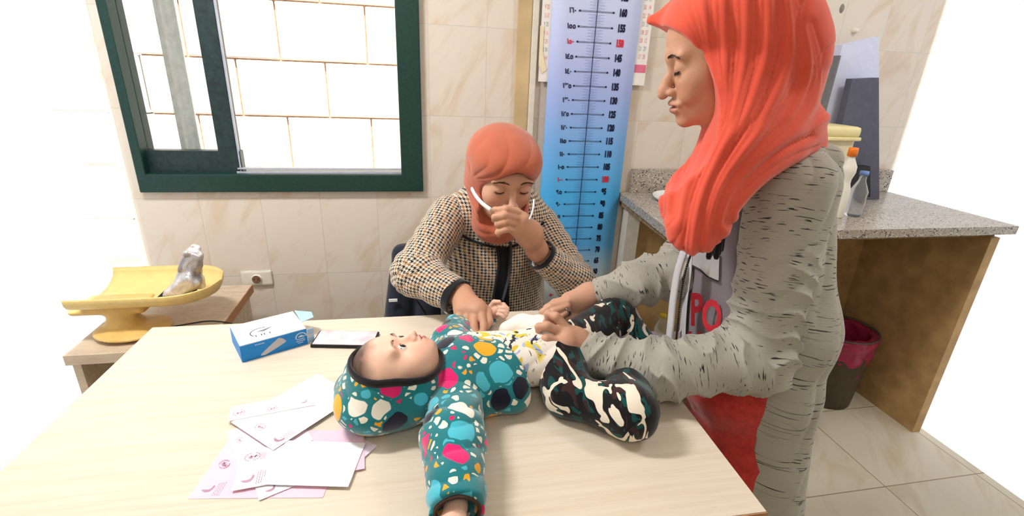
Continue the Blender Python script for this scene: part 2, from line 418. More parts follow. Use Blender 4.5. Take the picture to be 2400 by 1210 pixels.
# narrow stone corner strip left of the height chart
b = B(); b.box((.101,-.012,0), (.153,0,2.8), .002); struct(b.out('trim_1', M_BEIGETRIM))
b = B(); b.box((.154,-.018,0), (.176,0,2.8), .003); struct(b.out('trim_2', M_CREAM))

# outside block wall seen through the window
BX, BW, BZ, BH = -1.018, .370, 1.156, .2385
b = B(); g = .0028
row = -6
for row in range(-4, 5):
    z0 = BZ+row*BH; off = 0 if row % 2 == 0 else BW*.5
    for i in range(-2, 8):
        x0 = BX+i*BW+off
        if x0+BW < -1.45: continue
        b.box((x0+g, .602, z0+g), (x0+BW-g, .75, z0+BH-g), .007)
wo = struct(b.out('wall_outside', M_BLOCK))
b = B(); b.box((-1.38,.612,.2), (1.8,.74,2.2)); o = b.out('mortar', M_JOINT, wo)
b = B(); b.box((-1.3,.13,.1), (1.8,.6,.2)); struct(b.out('ground_outside', M_WHITEPAINT))

# window: dark green sliding frame
win = struct(empty('window_1', (WX0,0,WZ0)))
b = B(); fy0, fy1 = -.022, .075
b.box((WX0,fy0,WZ0-.006), (WX1,fy1,WZ0+.058), .004)
b.box((WX0,fy0,WZ1-.058), (WX1,fy1,WZ1), .004)
b.box((WX1-.079,fy0,WZ0+.05), (WX1,fy1,WZ1-.05), .004); b.box((WX0,fy0,WZ0+.05), (WX0+.03,fy1,WZ1-.05), .004)
b.out('outer_frame', M_GREEN, win)
b = B(); b.box((WX0+.02,.012,1.012), (-.866,.05,1.092), .003); b.box((-.935,.008,1.012), (-.874,.055,2.0), .003); b.box((WX0+.02,.012,1.93), (-.88,.05,2.0), .003)
b.out('sliding_sash', M_GREEN2, win)
b = B(); b.box((-.874,.01,1.012), (-.869,.02,2.0)); b.box((-.88,.005,1.0295), (-.316,.018,1.0345)); b.box((-.88,-.008,1.018), (-.316,-.002,1.024)); b.out('sill_track', M_SEAL, win)
gl = NT('window_glass', .02, .5, trans=1.0, ior=1.0); gl.col((1,1,1))
b = B(); b.box((WX0+.03,.028,1.09), (-.93,.031,1.94)); b.out('pane', gl.m, win)
cu = plain('pale_green_grey_curtain', (236,242,240), .8, .1)
# soft pale drape hanging outside the left pane, seen as a vertical band
b = B(); pts = []
for i in range(9): pts.append((-1.115+.0085*i, .17+.008*math.sin(i*1.3), 0))
poly = [(x, y, .95) for x, y, _ in pts]+[(x, y+.01, .95) for x, y, _ in pts[::-1]]
b.prism(poly, (0,0,1), 1.2); o = b.out('hanging_cloth', cu); tag(o, 'pale grey-green strip of cloth hanging outside behind the left window pane', 'cloth')

# wall socket
sk = empty('wall_socket', (-.87,-.01,.617), 'white wall socket with round brown outlet below the window, uncovered', 'socket')
M_IVORY = plain('ivory_plastic', (232,228,212), .35, .5, .03); M_SOCK = plain('brown_socket', (128,100,78), .5, .4, .1)
b = B(); b.box((-.925,-.012,.586), (-.815,0,.648), .008); b.out('plate', M_IVORY, sk)
b = B(); b.lathe([(0,.006),(.0165,.006),(.0165,.001),(.0185,0),(.0185,-.004)], (-.868,-.013,.616), (0,-1,0)); b.out('outlet_ring', M_IVORY, sk, True)
b = B(); b.lathe([(0,.0075),(.0155,.0075),(.0155,.002)], (-.868,-.013,.616), (0,-1,0)); b.box((-.8695,-.0225,.605), (-.8665,-.0185,.609)); b.out('outlet', M_SOCK, sk)
b = B(); M_BLK = plain('black_plastic', (24,24,28), .4, .4, .1)
for dx in (-.0065,.0065): b.lathe([(0,.0003),(.0022,.0003),(.0022,0)], (-.868+dx,-.0206,.617), (0,-1,0), 10)
b.out('socket_hole', M_BLK, sk)
p0 = atY(482, 632, 0)
sk2 = empty('wall_socket', p0, 'small white wall socket corner showing behind the yellow scale pan', 'socket')
b = B(); b.box((p0[0]-.045,-.014,p0[2]-.05), (p0[0]+.028,0,p0[2]+.012), .008); b.out('plate', M_IVORY, sk2)

# ------------------------------------------------------------------ height chart
def chart_paper():
    t = NT('blue_gradient_print', .35, .35); P = t.sep(t.pos()); z = t.m_('DIVIDE', P[2], 2.0)
    n = t.noise(t.pos(), 3, 2); z = t.m_('ADD', z, t.m_('MULTIPLY', t.m_('SUBTRACT', n, .5), .02))
    c = t.ramp(z, [(.27, srgb(205,213,216)), (.315, srgb(168,206,232)), (.36, srgb(92,178,240)), (.47, srgb(84,186,250)), (.56, srgb(120,184,246)), (.66, srgb(168,186,240)), (.74, srgb(194,204,246)), (.82, srgb(206,216,250))])
    t.col(c); return t.m
CX0, CX1 = .219, .551
ch = empty('height_chart', (.385,-.004,.45), 'tall blue paper height chart on the wall with centimetre marks from 55 to 160', 'height chart')
b = B(); cy = -.0235
# slightly rippled sheet with thickness
nx, nz = 6, 40; G = {}
for s_, yy in ((0, -.0235), (1, -.0215)):
    for i in range(nx+1):
        for j in range(nz+1):
            z = .40+j*(1.75-.40)/nz; x = CX0+(CX1-CX0)*i/nx
            G[s_, i, j] = b.bm.verts.new((x, yy+.0012*math.sin(z*9+i*.4), z))
for i in range(nx):
    for j in range(nz):
        b.bm.faces.new([G[0,i,j], G[0,i+1,j], G[0,i+1,j+1], G[0,i,j+1]]); b.bm.faces.new([G[1,i,j], G[1,i,j+1], G[1,i+1,j+1], G[1,i+1,j]])
for j in range(nz):
    b.bm.faces.new([G[0,0,j], G[0,0,j+1], G[1,0,j+1], G[1,0,j]]); b.bm.faces.new([G[0,nx,j], G[1,nx,j], G[1,nx,j+1], G[0,nx,j+1]])
b.out('sheet', chart_paper(), ch, True)
M_INK = plain('dark_blue_ink', (28,32,62), .6, .2); M_RED = plain('red_ink', (226,44,60), .6, .2); M_THIN = plain('thin_blue_ink', (92,126,186), .6, .2)
def yy(z, x): return -.0242+.0012*math.sin(z*9+(x-CX0)/(CX1-CX0)*6*.4)-.0006
b = B(); XC = .384; XLd, XRd = .3202, .4457
def stroke(x0, x1, z0, z1, mi=0, d=.0003):
    y = yy((z0+z1)/2, (x0+x1)/2); b.box((x0, y-d, z0), (x1, y, z1), 0, None, mi)
for k in range(27):
    z = .41+k*.05; stroke(XC-.0011, XC+.0011, z, z+.05)
ar = '٠١٢٣٤٥٦٧٨٩'
for h in range(45, 171, 5):
    z = h/100; red = h in (50, 100, 150); mi = 1 if red else 0
    stroke(XLd, XRd, z-.0022, z-.0013); stroke(XLd, XRd, z+.0009, z+.0018)
    for x in (XLd, XRd): b.lathe([(0,.0008),(.0034,.0008),(.0034,0)], (x, yy(z, x), z), (0,-1,0), 12)
    lab = str(h); add_text(b, lab, .033, frame((XRd+.036, yy(z, .48)-.0004, z), (1,0,0), (0,-1,0)), .0020, .60, mi)
    la = ''.join(ar[int(c)] for c in lab)
    add_text(b, la, .024, frame((XLd-.026, yy(z, .29)-.0004, z-.001), (1,0,0), (0,-1,0)), .0007, 1.0, mi)
    for k in range(1, 5):
        zz = z+.01*k; stroke(XC-.028, XC+.028, zz-.0003, zz+.0003, 2)
        stroke(XC-.016, XC+.016, zz-.0053, zz-.0048, 2)
b.out('printed_scale', [M_INK, M_RED, M_THIN], ch)
# calendar / number sheet behind the chart
cal = empty('wall_calendar', (.39,-.003,1.37), 'pale printed sheet with rows of pink and grey numbers showing behind the height chart', 'poster')
b = B(); b.box((.185,-.0185,1.36), (.600,-.0170,1.80)); b.out('sheet', plain('off_white_paper', (240,236,232), .7, .2, .02), cal)
b = B(); random.seed(3); M_PINKI = plain('faded_pink_ink', (236,168,168), .7, .2); M_GREYI = plain('faded_grey_ink', (176,186,196), .7, .2); M_PINKB = plain('pink_block', (226,120,150), .7, .2)
for r in range(11):
    z = 1.46+r*.0275; mi = 0 if r % 3 != 1 else 1
    add_text(b, '%d  %d' % (random.randint(10,31), random.randint(10,31)), .022, frame((.575,-.0190,z), (1,0,0), (0,-1,0)), .0004, .5, mi)
    add_text(b, '%d %d' % (random.randint(1,9), random.randint(10,31)), .020, frame((.203,-.0190,z-.02), (1,0,0), (0,-1,0)), .0003, .5, mi)
b.box((.553,-.0192,1.405), (.598,-.0186,1.433), 0, None, 2)
b.out('number_print', [M_PINKI, M_GREYI, M_PINKB], cal)
tp = B(); q = [atY(x, y, -.02) for x, y in [(1266,60),(1275,62),(1272,120),(1280,165),(1270,172),(1262,155),(1264,110)]]
tp.prism(q, (0,-1,0), .0015); tag(tp.out('torn_paper', plain('yellowed_paper', (236,224,192), .8, .2)), 'curled yellowed scrap of torn paper stuck at left edge of the chart', 'paper')

# ------------------------------------------------------------------ desk
DX0, DX1, DY0, DY1 = -.93, .2905, -1.372, -.645; ang = math.radians(-1.5)
desk = empty('desk', (-.3,-1.0,0), 'pale maple laminate desk with brown front edge holding the baby', 'desk')
def deskpt(x, y, z):
    x2 = x-DX1; y2 = y-DY1; return (DX1+x2*math.cos(ang)-y2*math.sin(ang)*1, DY1+x2*math.sin(ang)*.55+y2*math.cos(ang), z)
def dbox(b, a, c, bev=0, mi=0):
    n0 = set(b.bm.verts); b.box(a, c, bev, None, mi)
    for v in b.bm.verts:
        if v not in n0: v.co = Vector(deskpt(*v.co))
b = B(); dbox(b, (DX0,DY0,.724), (DX1,DY1,.75), .0015); b.out('desk_top', M_DESK, desk)
b = B(); dbox(b, (DX0,DY0-.002,.7245), (DX1+.001,DY0-.0002,.7485)); b.out('edge_band', M_EDGE, desk)
b = B(); dbox(b, (DX1-.03,DY0+.03,0), (DX1-.008,DY1-.03,.724)); b.out('side_panel', M_DESK, desk)
b = B(); dbox(b, (DX0+.01,DY0+.03,0), (DX0+.032,DY1-.03,.724)); b.out('side_panel', M_DESK, desk)
b = B(); dbox(b, (DX0+.032,DY1-.09,.32), (DX1-.03,DY1-.075,.724)); b.out('modesty_panel', M_DESK, desk)

# ------------------------------------------------------------------ side table and baby scale
ST = .62
st = empty('side_table', (-1.0,-.25,0), 'beige laminate side table with brown edge in the left corner under the scale', 'table')
b = B(); b.box((-1.22,-.52,ST-.03), (-.868,-.075,ST), .001); b.out('table_top', M_TABLE, st)
b = B(); b.box((-.868,-.52,ST-.03), (-.865,-.075,ST)); b.out('edge_band', M_EDGE, st)
b = B()
b.box((-.90,-.51,0), (-.88,-.085,ST-.03)); b.out('side_panel', M_TABLE, st)
b = B(); b.box((-1.21,-.51,0), (-1.19,-.085,ST-.03)); b.out('side_panel', M_TABLE, st)
M_SCALE = plain('cream_yellow_plastic', (236,206,134), .38, .45, .03); M_SCALE2 = plain('tan_plastic', (222,186,112), .42, .4, .05)
sc = empty('baby_scale', (-1.08,-.33,ST), 'cream yellow baby weighing scale with a long curved pan on the side table', 'scale')
# pan: half-tube trough with rounded end, axis along X
b = B(); n = 40; rings = []
tip = -.862; x0 = -1.22
def trough(s_, off):
    L = []
    for i in range(25):
        t = i/24; x = x0+(tip-x0)*(1-(1-t)**1.0); u = min(1, max(0, (x-(tip-.13))/.13)); wr = math.sqrt(max(1e-4, 1-u**2.2))
        R = .125*wr*s_; ring = []
        for k in range(17):
            a = math.pi*(k/16); zz = -.055*math.sin(a)**.8*(wr**.6)
            ring.append(Vector((x - (0 if i < 24 else 0), -.34+R*math.cos(a), ST+.135+zz-off)))
        L.append(ring)
    return L
A = trough(1, 0); C = trough(.985, -.004)
va = [[b.bm.verts.new(p) for p in r] for r in A]; vc = [[b.bm.verts.new(p) for p in r] for r in C]
for i in range(24):
    for k in range(16):
        b.bm.faces.new((va[i][k], va[i+1][k], va[i+1][k+1], va[i][k+1])); b.bm.faces.new((vc[i][k], vc[i][k+1], vc[i+1][k+1], vc[i+1][k]))
    for k in (0, 16): b.bm.faces.new((va[i][k], vc[i][k], vc[i+1][k], va[i+1][k]))
for k in range(16): b.bm.faces.new((va[24][k], vc[24][k], vc[24][k+1], va[24][k+1])); b.bm.faces.new((va[0][k], va[0][k+1], vc[0][k+1], vc[0][k]))
b.out('pan', M_SCALE, sc, True)
s = SDF()
s.box((-1.16,-.36,ST+.075), (.10,.045,.016), .012, k=.02).cap((-1.13,-.37,ST+.065), (-1.13,-.38,ST+.03), .026, .045, .03).ell((-1.10,-.40,ST+.014), (.10,.085,.014), k=.02)
s.half((0,0,ST+.0005), (0,0,-1)); s.mesh(.004)
put('pedestal', [(s.V, s.Q)], M_SCALE2, sc)
# silver packet on the pan
def foil():
    t = NT('crumpled_silver_foil', .28, .6, metal=.45); n = t.noise(t.obj(), 18, 5, .6, 1); t.col(t.ramp(n, [(.35, srgb(150,146,150)), (.6, srgb(226,222,224))])); t.bump(n, .6, .01); return t.m
b = B()
pk = SDF(); Ty = np.array(Matrix.Rotation(math.radians(24), 3, 'Y')); Ty2 = np.array(Matrix.Rotation(math.radians(52), 3, 'Y'))
pk.box(atY(440, 640, -.36), (.024,.016,.072), .008, Ty, k=.02); pk.box(atY(456, 590, -.345), (.013,.007,.022), .005, Ty, k=.015); pk.box(atY(462, 640, -.35), (.012,.010,.050), .005, None, k=.015)
pk.box(atY(425, 676, -.375), (.022,.022,.052), .010, Ty2, k=.02)
pk.mesh(.0025, lambda V, N: .006*(np.abs(vnoise(V*42))*2-.3)+.008*vnoise(V*19+3))
tag(put('foil_packet', [(pk.V, pk.Q)], foil()), 'crumpled silver foil packet standing on the scale pan', 'packet')
b = B(); q = atY(420, 688, -.38); b.box((q[0]-.06,-.40,ST+.092), (q[0]+.028,-.32,ST+.106), .008)
tag(b.out('black_pouch', plain('matt_black_cloth', (30,32,38), .8, .2, .2)), 'small black pouch lying under the silver packet on the pan', 'pouch')
b = B(); b.tube(spline([atZ(405,766,ST+.004), atZ(450,758,ST+.004), atZ(490,753,ST+.004), atZ(530,756,ST+.004), atZ(565,765,ST+.004)], 6), .002, 6)
tag(b.out('cable', M_BLK, smooth=True), 'thin black cable lying on side table behind the desk', 'cable')

# ------------------------------------------------------------------ tissue box
bx = empty('tissue_box', atZ(620,800,.75), 'white and blue cardboard tissue box lying open on the desk', 'box')
pa = Vector(atZ(569,850,.75)); pb = Vector(atZ(722,806,.75)); dirx = (pb-pa).normalized(); Lx = (pb-pa).length; nz = Vector((0,0,1)); diry = nz.cross(dirx); H = .043; Wd = .115
MBOX = frame(pa, dirx, nz)      # local: x along blue side, y backwards, z up
Lw = (Vector(atZ(527,792+43,.75))-pa).length
b = B(); bt = lambda a, c, mi=0, bev=0: b.box(a, c, bev, MBOX, mi)
Wd = .108
bt((0,.0004,0), (Lx,Wd,H), 0, .0008)
M_BLUE = plain('bright_blue_print', (22,138,222), .45, .4, .03); M_BOXW = plain('white_card', (246,246,248), .5, .3, .01)
b.out('carton', M_BOXW, bx)
b = B(); bt((-.0004,-.0006,0), (Lx,.0002,H-.002)); bt((-.0008,-.0004,0), (-.0001,Wd,H-.002)); b.out('blue_side', M_BLUE, bx)
b = B(); bt((Lx+.002,-.0006,.002), (Lx+.016,.001,H-.004)); 
q = [MBOX@Vector(p) for p in ((Lx,Wd*.35,H-.001),(Lx+.030,Wd*.35,H+.004),(Lx+.034,Wd*.6,H+.006),(Lx+.004,Wd,H))]; b.prism(q, (0,0,1), .0008)
b.out('end_flap', plain('pale_blue_card', (170,208,240), .5, .3), bx)
b = B()
def bq(pts, mi): b.prism([MBOX@Vector((x, -.0007, z)) for x, z in pts], MBOX.to_3x3()@Vector((0,-1,0)), .0003, mi)
sp = spline([(.045,0,.004),(.04,0,.008),(.075,0,.034),(.085,0,.036),(.095,0,.026),(.09,0,.020),(.052,0,.005)], 4, True)
bq([(p[0], p[2]) for p in sp], 0)
for k in range(12):
    a = math.pi*k/11; bq([(.130+.011*math.cos(a), .024+.010*math.sin(a)), (.130+.013*math.cos(a), .024+.012*math.sin(a)), (.130+.013*math.cos(a+.3), .024+.012*math.sin(a+.3)), (.130+.011*math.cos(a+.3), .024+.010*math.sin(a+.3))], 1)
bq([(.122,.024),(.130,.029),(.140,.024)], 1)
for x, z, wdt in ((.120,.018,.020),(.118,.013,.022),(.122,.008,.012),(.146,.022,.024),(.146,.017,.018),(.030,.034,.022)):
    for j in range(int(wdt/.003)): bq([(x+j*.003, z), (x+j*.003+.0018, z), (x+j*.003+.0018, z+.0022), (x+j*.003, z+.0022)], 1)
def bt2(pts, mi): b.prism([MBOX@Vector((x, y, H+.0001)) for x, y in pts], (0,0,1), .0003, mi)
for k in range(9):
    a = math.pi*(.35+.75*k/8); bt2([(.055+.024*math.cos(a), .04+.020*math.sin(a)), (.055+.0262*math.cos(a), .04+.022*math.sin(a)), (.055+.0262*math.cos(a+.28), .04+.022*math.sin(a+.28)), (.055+.024*math.cos(a+.28), .04+.020*math.sin(a+.28))], 2)
bt2([(.045,.046),(.082,.055),(.060,.040)], 3)
for x in (.038,.050,.056,.068): bt2([(x,.022),(x+.002,.022),(x+.0025,.030),(x,.030)], 2)
b.out('print', [plain('silver_print', (206,206,216), .4), M_BOXW, plain('navy_print', (58,66,90), .5), plain('grey_print', (120,120,132), .5)], bx)

# ------------------------------------------------------------------ phone
ph = empty('mobile_phone', atZ(790,795,.75), 'black-cased phone lying face up on desk beside the tissue box', 'phone')
pa = Vector(atZ(727,816,.75)); pc = Vector(atZ(753,777,.752)); pb = Vector(atZ(828,818,.75)); dx = (pb-pa).normalized(); Mp = frame(pa, dx, (0,0,1)); wd_ = .072
b = B(); b.box((0,0,0), (.15,wd_,.0085), .003, Mp); b.out('case', M_BLK, ph)
scr = NT('pink_reflecting_glass', .08, .6); P = scr.sep(scr.obj()); scr.col(scr.ramp(scr.noise(scr.obj(), 22, 4), [(.4, srgb(206,178,190)), (.62, srgb(236,214,220))]))
b = B(); b.box((.004,.003,.0084), (.146,wd_-.003,.0092), .001, Mp); b.out('screen', scr.m, ph)

# ------------------------------------------------------------------ papers
M_PK = plain('pale_pink_paper', (250,226,236), .7, .2, .015); M_PK2 = plain('pink_paper', (248,206,222), .7, .2, .02); M_WP = plain('white_paper', (248,246,250), .7, .2, .01); M_LV = plain('lavender_paper', (228,214,232), .7, .2, .02)
M_PRT = plain('mauve_print', (188,148,172), .7, .2, .1)
papers = []
def sheet(i, p, q, side, wid, mat, label, z=None, marks=(), lift=0):
    """rectangle with one edge from pixel p towards q; side=+1/-1 which side the sheet lies; wid: depth"""
    z = .7504+.0009*i
    A = Vector(atZ(*p, z)); Bv = Vector(atZ(*q, z)); d = Bv-A; x = d.normalized(); n = Vector((0,0,1)).cross(x)*side; L = d.length
    o = empty('paper_slip', (A+Bv)/2, label, 'paper', 'pink and white slips on the desk')
    b = B(); N = 8; G = []
    for k in range(N+1):
        t = k/N; c = lift*(math.sin(t*math.pi)*.3+t*t)
        G.append([A+x*L*t+Vector((0,0,c*.6)), A+x*L*t+n*wid+Vector((0,0,c))])
    top = [[b.bm.verts.new(p_+Vector((0,0,.0003))) for p_ in r] for r in G]; bot = [[b.bm.verts.new(p_) for p_ in r] for r in G]
    for k in range(N):
        b.bm.faces.new((top[k][0], top[k+1][0], top[k+1][1], top[k][1])); b.bm.faces.new((bot[k][0], bot[k][1], bot[k+1][1], bot[k+1][0]))
        for m in (0, 1): b.bm.faces.new((top[k][m], bot[k][m], bot[k+1][m], top[k+1][m]))
    for k in (0, N): b.bm.faces.new((top[k][0], top[k][1], bot[k][1], bot[k][0]))
    b.out('sheet', mat, o)
    if marks:
        b = B(); zz = z+.0004
        for kind, px, py, s_ in marks:
            c = Vector(atZ(px, py, zz)); X = x; Y = n
            P = lambda u, v: c+X*u*s_+Y*v*s_
            if kind == 'e':    # round emblem
                for k in range(14):
                    a = 2*math.pi*k/14; a2 = a+.34
                    if k % 7 == 3: continue
                    b.prism([P(.010*math.cos(a), .008*math.sin(a)), P(.0118*math.cos(a), .0095*math.sin(a)), P(.0118*math.cos(a2), .0095*math.sin(a2)), P(.010*math.cos(a2), .008*math.sin(a2))], (0,0,1), .0001)
                b.prism([P(-.005,-.004), P(-.002,.005), P(.001,-.004)], (0,0,1), .0001); b.prism([P(.002,-.005), P(.004,.004), P(.007,.003), P(.004,-.003)], (0,0,1), .0001)
                b.prism([P(-.007,-.0005), P(.009,-.0005), P(.009,.001), P(-.007,.001)], (0,0,1), .0001)
            if kind == 'b':    # small wing shaped mark
                sp = spline([(-.009,-.001,0),(-.003,-.006,0),(.005,-.005,0),(.009,.004,0),(.006,.008,0),(.004,.001,0),(-.001,-.001,0)], 3, True)
                b.prism([P(u[0], u[1]) for u in sp], (0,0,1), .0001)
            if kind == 'l':    # lines of small print
                rr = random.Random(int(px))
                for r in range(4):
                    u = -.012
                    while u < .012:
                        l = .0015+rr.random()*.0035; b.prism([P(r*.0032, u), P(r*.0032+.0011, u), P(r*.0032+.0011, u+l), P(r*.0032, u+l)], (0,0,1), .0001); u += l+.001
        b.out('print', M_PRT, o)
    return o
sheet(0, (440,1170), (757,1167), 1, .155, M_PK2, 'pink slip at the very bottom left corner of the paper pile', marks=[('b',487,1147,1),('l',505,1148,1)])
sheet(1, (532,1012), (560,1100), 1, .12, M_PK, 'pale pink slip with faint crest on the left side of the paper pile', marks=[('e',526,1088,.9),('e',562,1032,.6)])
sheet(2, (607,1174), (692,1139), 1, .05, M_WP, 'small white slip corner poking out below the paper pile', marks=[('b',634,1146,.9)])
sheet(3, (840,1085), (884,1045), 1, .06, M_LV, 'lavender slip corner poking out right of the paper pile under the hood')
sheet(4, (795,1110), (855,1099), 1, .12, M_PK2, 'plain pink sheet half under the baby hood on the paper pile', marks=[('l',832,1066,.5)])
sheet(5, (542,1152), (660,1131), 1, .09, M_PK, 'pink slip with crest and wing mark lying beside the blank white sheet', marks=[('e',592,1071,1.1),('l',612,1070,.6),('b',580,1124,1.1),('l',602,1120,1.1)])
sheet(6, (609,1136), (816,1142), 1, .10, M_WP, 'blank white sheet lying in the middle of the paper pile')
sheet(7, (541,990), (640,1056), 1, .19, M_WP, 'white slip with pink edge pointing at viewer on top of the pile', marks=[('e',610,1001,.9),('b',652,1030,1),('l',668,1018,1)])
sheet(8, (534,988), (738,950), 1, .045, M_WP, 'white slip with small emblems at the far end of the pile', marks=[('e',560,968,.9),('e',638,958,.8),('b',713,942,.6)], lift=.0)

# ------------------------------------------------------------------ granite counter
ct = empty('granite_counter', (.56,-.3,0), 'grey speckled granite counter with backsplash along the wall at right', 'counter')
CZ = .943
b = B(); b.prism([(.558,-.002,CZ-.03),(.514,-.555,CZ-.03),(XR-.02,-.555,CZ-.03),(XR-.02,-.002,CZ-.03)], (0,0,1), .03); b.out('worktop', M_GRAN, ct)
b = B(); b.box((.60,-.022,CZ), (XR-.02,-.002,CZ+.098), .002); b.out('backsplash', M_GRAN, ct)
b = B(); b.prism([(.568,-.002,CZ-.055),(.54,-.50,CZ-.055),(XR-.03,-.50,CZ-.055),(XR-.03,-.002,CZ-.055)], (0,0,1), .025); b.out('cement_bed', M_ROUGHCEM, ct)
b = B(); b.box((.585,-.06,0), (.64,-.002,CZ-.055)); b.out('support', M_CREAM, ct)
b = B(); b.box((.64,-.03,0), (XR-.03,-.002,CZ-.055)); b.out('back_panel', M_PANELB, ct)
b = B(); b.box((1.81,-.52,0), (1.85,-.03,CZ-.055)); b.out('end_panel', M_PANELB, ct)
# white basin on worktop
c0 = atZ(1585,470,CZ)
bs = B(); bs.lathe([(0,.006),(.085,.006),(.10,.016),(.106,.018),(.106,.014),(.095,.002),(.09,0),(0,0)], (c0[0]+.015,c0[1],CZ), n=40)
tag(bs.out('white_plate', plain('white_enamel', (246,246,246), .2, .5, .01), None, True), 'round white plate on the granite counter beside the coral scarf', 'plate')
# cool box
M_CB = plain('pale_yellow_plastic', (240,226,168), .4, .4, .03); M_CB2 = plain('cream_plastic', (228,216,182), .45, .4, .03)
Yc = -.25; q0 = atY(1872,378,Yc); q1 = atY(1992,378,Yc); qt = atY(1940,325,Yc)
cb = empty('cool_box', ((q0[0]+q1[0])/2, Yc, CZ), 'pale yellow plastic cool box with lid on the granite counter', 'cool box')
zb = CZ; zt = atY(1960,322,Yc)[2]; ztt = atY(1930,292,Yc+.06)[2]
b = B(); b.box((q0[0]-.10,Yc,zb), (q1[0],Yc+.17,zt), .012); b.out('box_body', M_CB2, cb, True)
b = B(); b.box((q0[0]-.11,Yc-.01,zt), (q1[0]+.008,Yc+.18,ztt+.0), .014); b.out('lid', M_CB, cb, True)
b = B(); b.box((q0[0]-.11,Yc-.014,zt-.012), (q1[0]+.010,Yc+.182,zt+.002), .004); b.out('lid_rim', M_CB, cb, True)
b = B(); b.lathe([(0,.012),(.02,.012),(.022,0)], (q0[0]+.01,Yc-.002,zt-.065), (0,-1,0)); b.out('spout_knob', plain('grey_knob', (110,104,100), .5), cb, True)
# bottle with orange cap
Yb = -.40; qb = atY(1964,480,Yb); zcap = atY(1967,345,Yb)[2]; hb = zcap-CZ
bo = empty('white_bottle', (qb[0],Yb,CZ), 'white plastic bottle with orange cap on granite counter', 'bottle')
b = B(); b.lathe([(0,0),(.024,0),(.026,.006),(.026,hb*.40),(.019,hb*.50),(.019,hb*.56),(.026,hb*.66),(.025,hb*.74),(.012,hb*.85),(.012,hb*.88),(0,hb*.88)], (qb[0],Yb,CZ)); b.out('bottle_body', plain('white_bottle_plastic', (238,234,222), .35, .4, .02), bo, True)
b = B(); b.lathe([(0,0),(.0155,0),(.0155,hb*.08),(.0145,hb*.115),(0,hb*.12)], (qb[0],Yb,CZ+hb*.88)); b.out('cap', plain('orange_plastic', (250,132,40), .4, .4), bo, True)
# clear water bottle at the right
qc = atZ(1990,505,CZ); cl = NT('clear_plastic', .08, .5, trans=.85, ior=1.2); cl.col((.9,.93,.98))
wb = empty('water_bottle', (qc[0]+.012,qc[1],CZ), 'clear plastic water bottle lying at right end of counter view', 'bottle')
wb['label'] = 'clear plastic water bottle standing beside the white orange-capped bottle'
b = B(); b.lathe([(0,0),(.028,0),(.030,.01),(.028,.03),(.030,.05),(.028,.07),(.030,.09),(.012,.13),(.012,.15),(0,.15)], (qc[0]+.012,qc[1],CZ)); b.out('bottle_body', cl.m, wb, True)
b = B(); b.lathe([(0,0),(.0145,0),(.0145,.014),(0,.015)], (qc[0]+.012,qc[1],CZ+.15)); b.out('cap', plain('blue_cap', (120,150,220), .4), wb, True)
# tall appliance panel at right
fr = empty('upright_board', (1.5,-.1,CZ), 'pale lilac white upright board leaning on wall at far right', 'board')
Ya = -.10
q = [atY(x, y, Ya) for x, y in [(1928,292),(1975,105),(2060,85),(2060,292)]]
b = B(); q = [(p[0],p[1],max(p[2],CZ+.001)) for p in q]; b.prism(q, (0,1,0), .035); b.out('board', plain('lilac_white_panel', (214,218,246), .35, .4, .02), fr)
b = B(); q = [atY(x, y, Ya-.02) for x, y in [(1926,285),(1930,285),(1972,130),(1968,130)]]; b.prism(q, (0,1,0), .03); b.out('edge_strip', plain('grey_edge', (120,120,128), .5), fr)
ga = empty('grey_case', (1.6,-.12,CZ), 'dark slate grey tall case behind the orange-capped bottle', 'case')
q = [atY(x, y, -.16) for x, y in [(1972,300),(1998,185),(2060,182),(2060,470),(1985,470),(1980,380)]]
q = [(p[0],p[1],max(p[2],CZ+.001)) for p in q]
b = B(); b.prism(q, (0,1,0), .03); b.out('case_body', plain('slate_grey_plastic', (92,94,112), .5, .3, .06), ga)
q = [atY(x, y, -.20) for x, y in [(1978,395),(2003,390),(2040,390),(2040,462),(1978,462)]]
q = [(p[0],p[1],max(p[2],CZ+.001)) for p in q]
b = B(); b.prism(q, (0,1,0), .03); b.out('case_drawer', M_BLK, ga)
# hooks/marks high on wall
for i, (x, y) in enumerate([(1912,22),(1973,20)]):
    q = atY(x, y, 0); b = B(); b.lathe([(0,.006),(.007,.005),(.010,0)], (q[0],0,q[2]), (0,-1,0), 20, 1, 1.7)
    tag(b.out('wall_hook', plain('grey_metal_hook', (140,138,128), .5), None, True), ['small grey oval wall hook high up, nearer the coral scarf', 'small grey oval wall hook high up, nearer the right edge'][i], 'hook')
q = atY(1998,72,0); b = B(); b.lathe([(0,.02),(.008,.018),(.010,.012),(.010,0)], (q[0]+.006,0,q[2]), (0,-1,0), 18)
tag(b.out('wall_button', M_IVORY, None, True), 'white round knob on the wall below the oval hooks', 'knob')
# things under counter
def bottle(x, y, Y, h, r, mat, capm, label, z0=0.0):
    q = atY(x, y, Y); zc = q[2]; o = empty('plastic_bottle', (q[0],Y,z0), label, 'bottle')
    b = B(); b.lathe([(0,0),(r,0),(r*1.02,.01),(r*.95,h*.3),(r,h*.55),(r*.9,h*.68),(r*.36,h*.86),(r*.36,h*.92),(0,h*.92)], (q[0],Y,z0)); b.out('bottle_body', mat, o, True)
    b = B(); b.lathe([(0,0),(r*.46,0),(r*.46,h*.07),(r*.42,h*.09),(0,h*.09)], (q[0],Y,z0+h*.91)); b.out('cap', capm, o, True)
shelfz = .30
sh = B(); sh.box((.66,-.48,shelfz-.02), (1.14,-.06,shelfz)); sh.box((.66,-.48,0), (.68,-.06,shelfz-.02)); sh.box((1.12,-.48,0), (1.14,-.06,shelfz-.02)); o = sh.out('low_shelf', M_CREAM); tag(o, 'low cream shelf under the granite counter behind the standing woman', 'shelf')
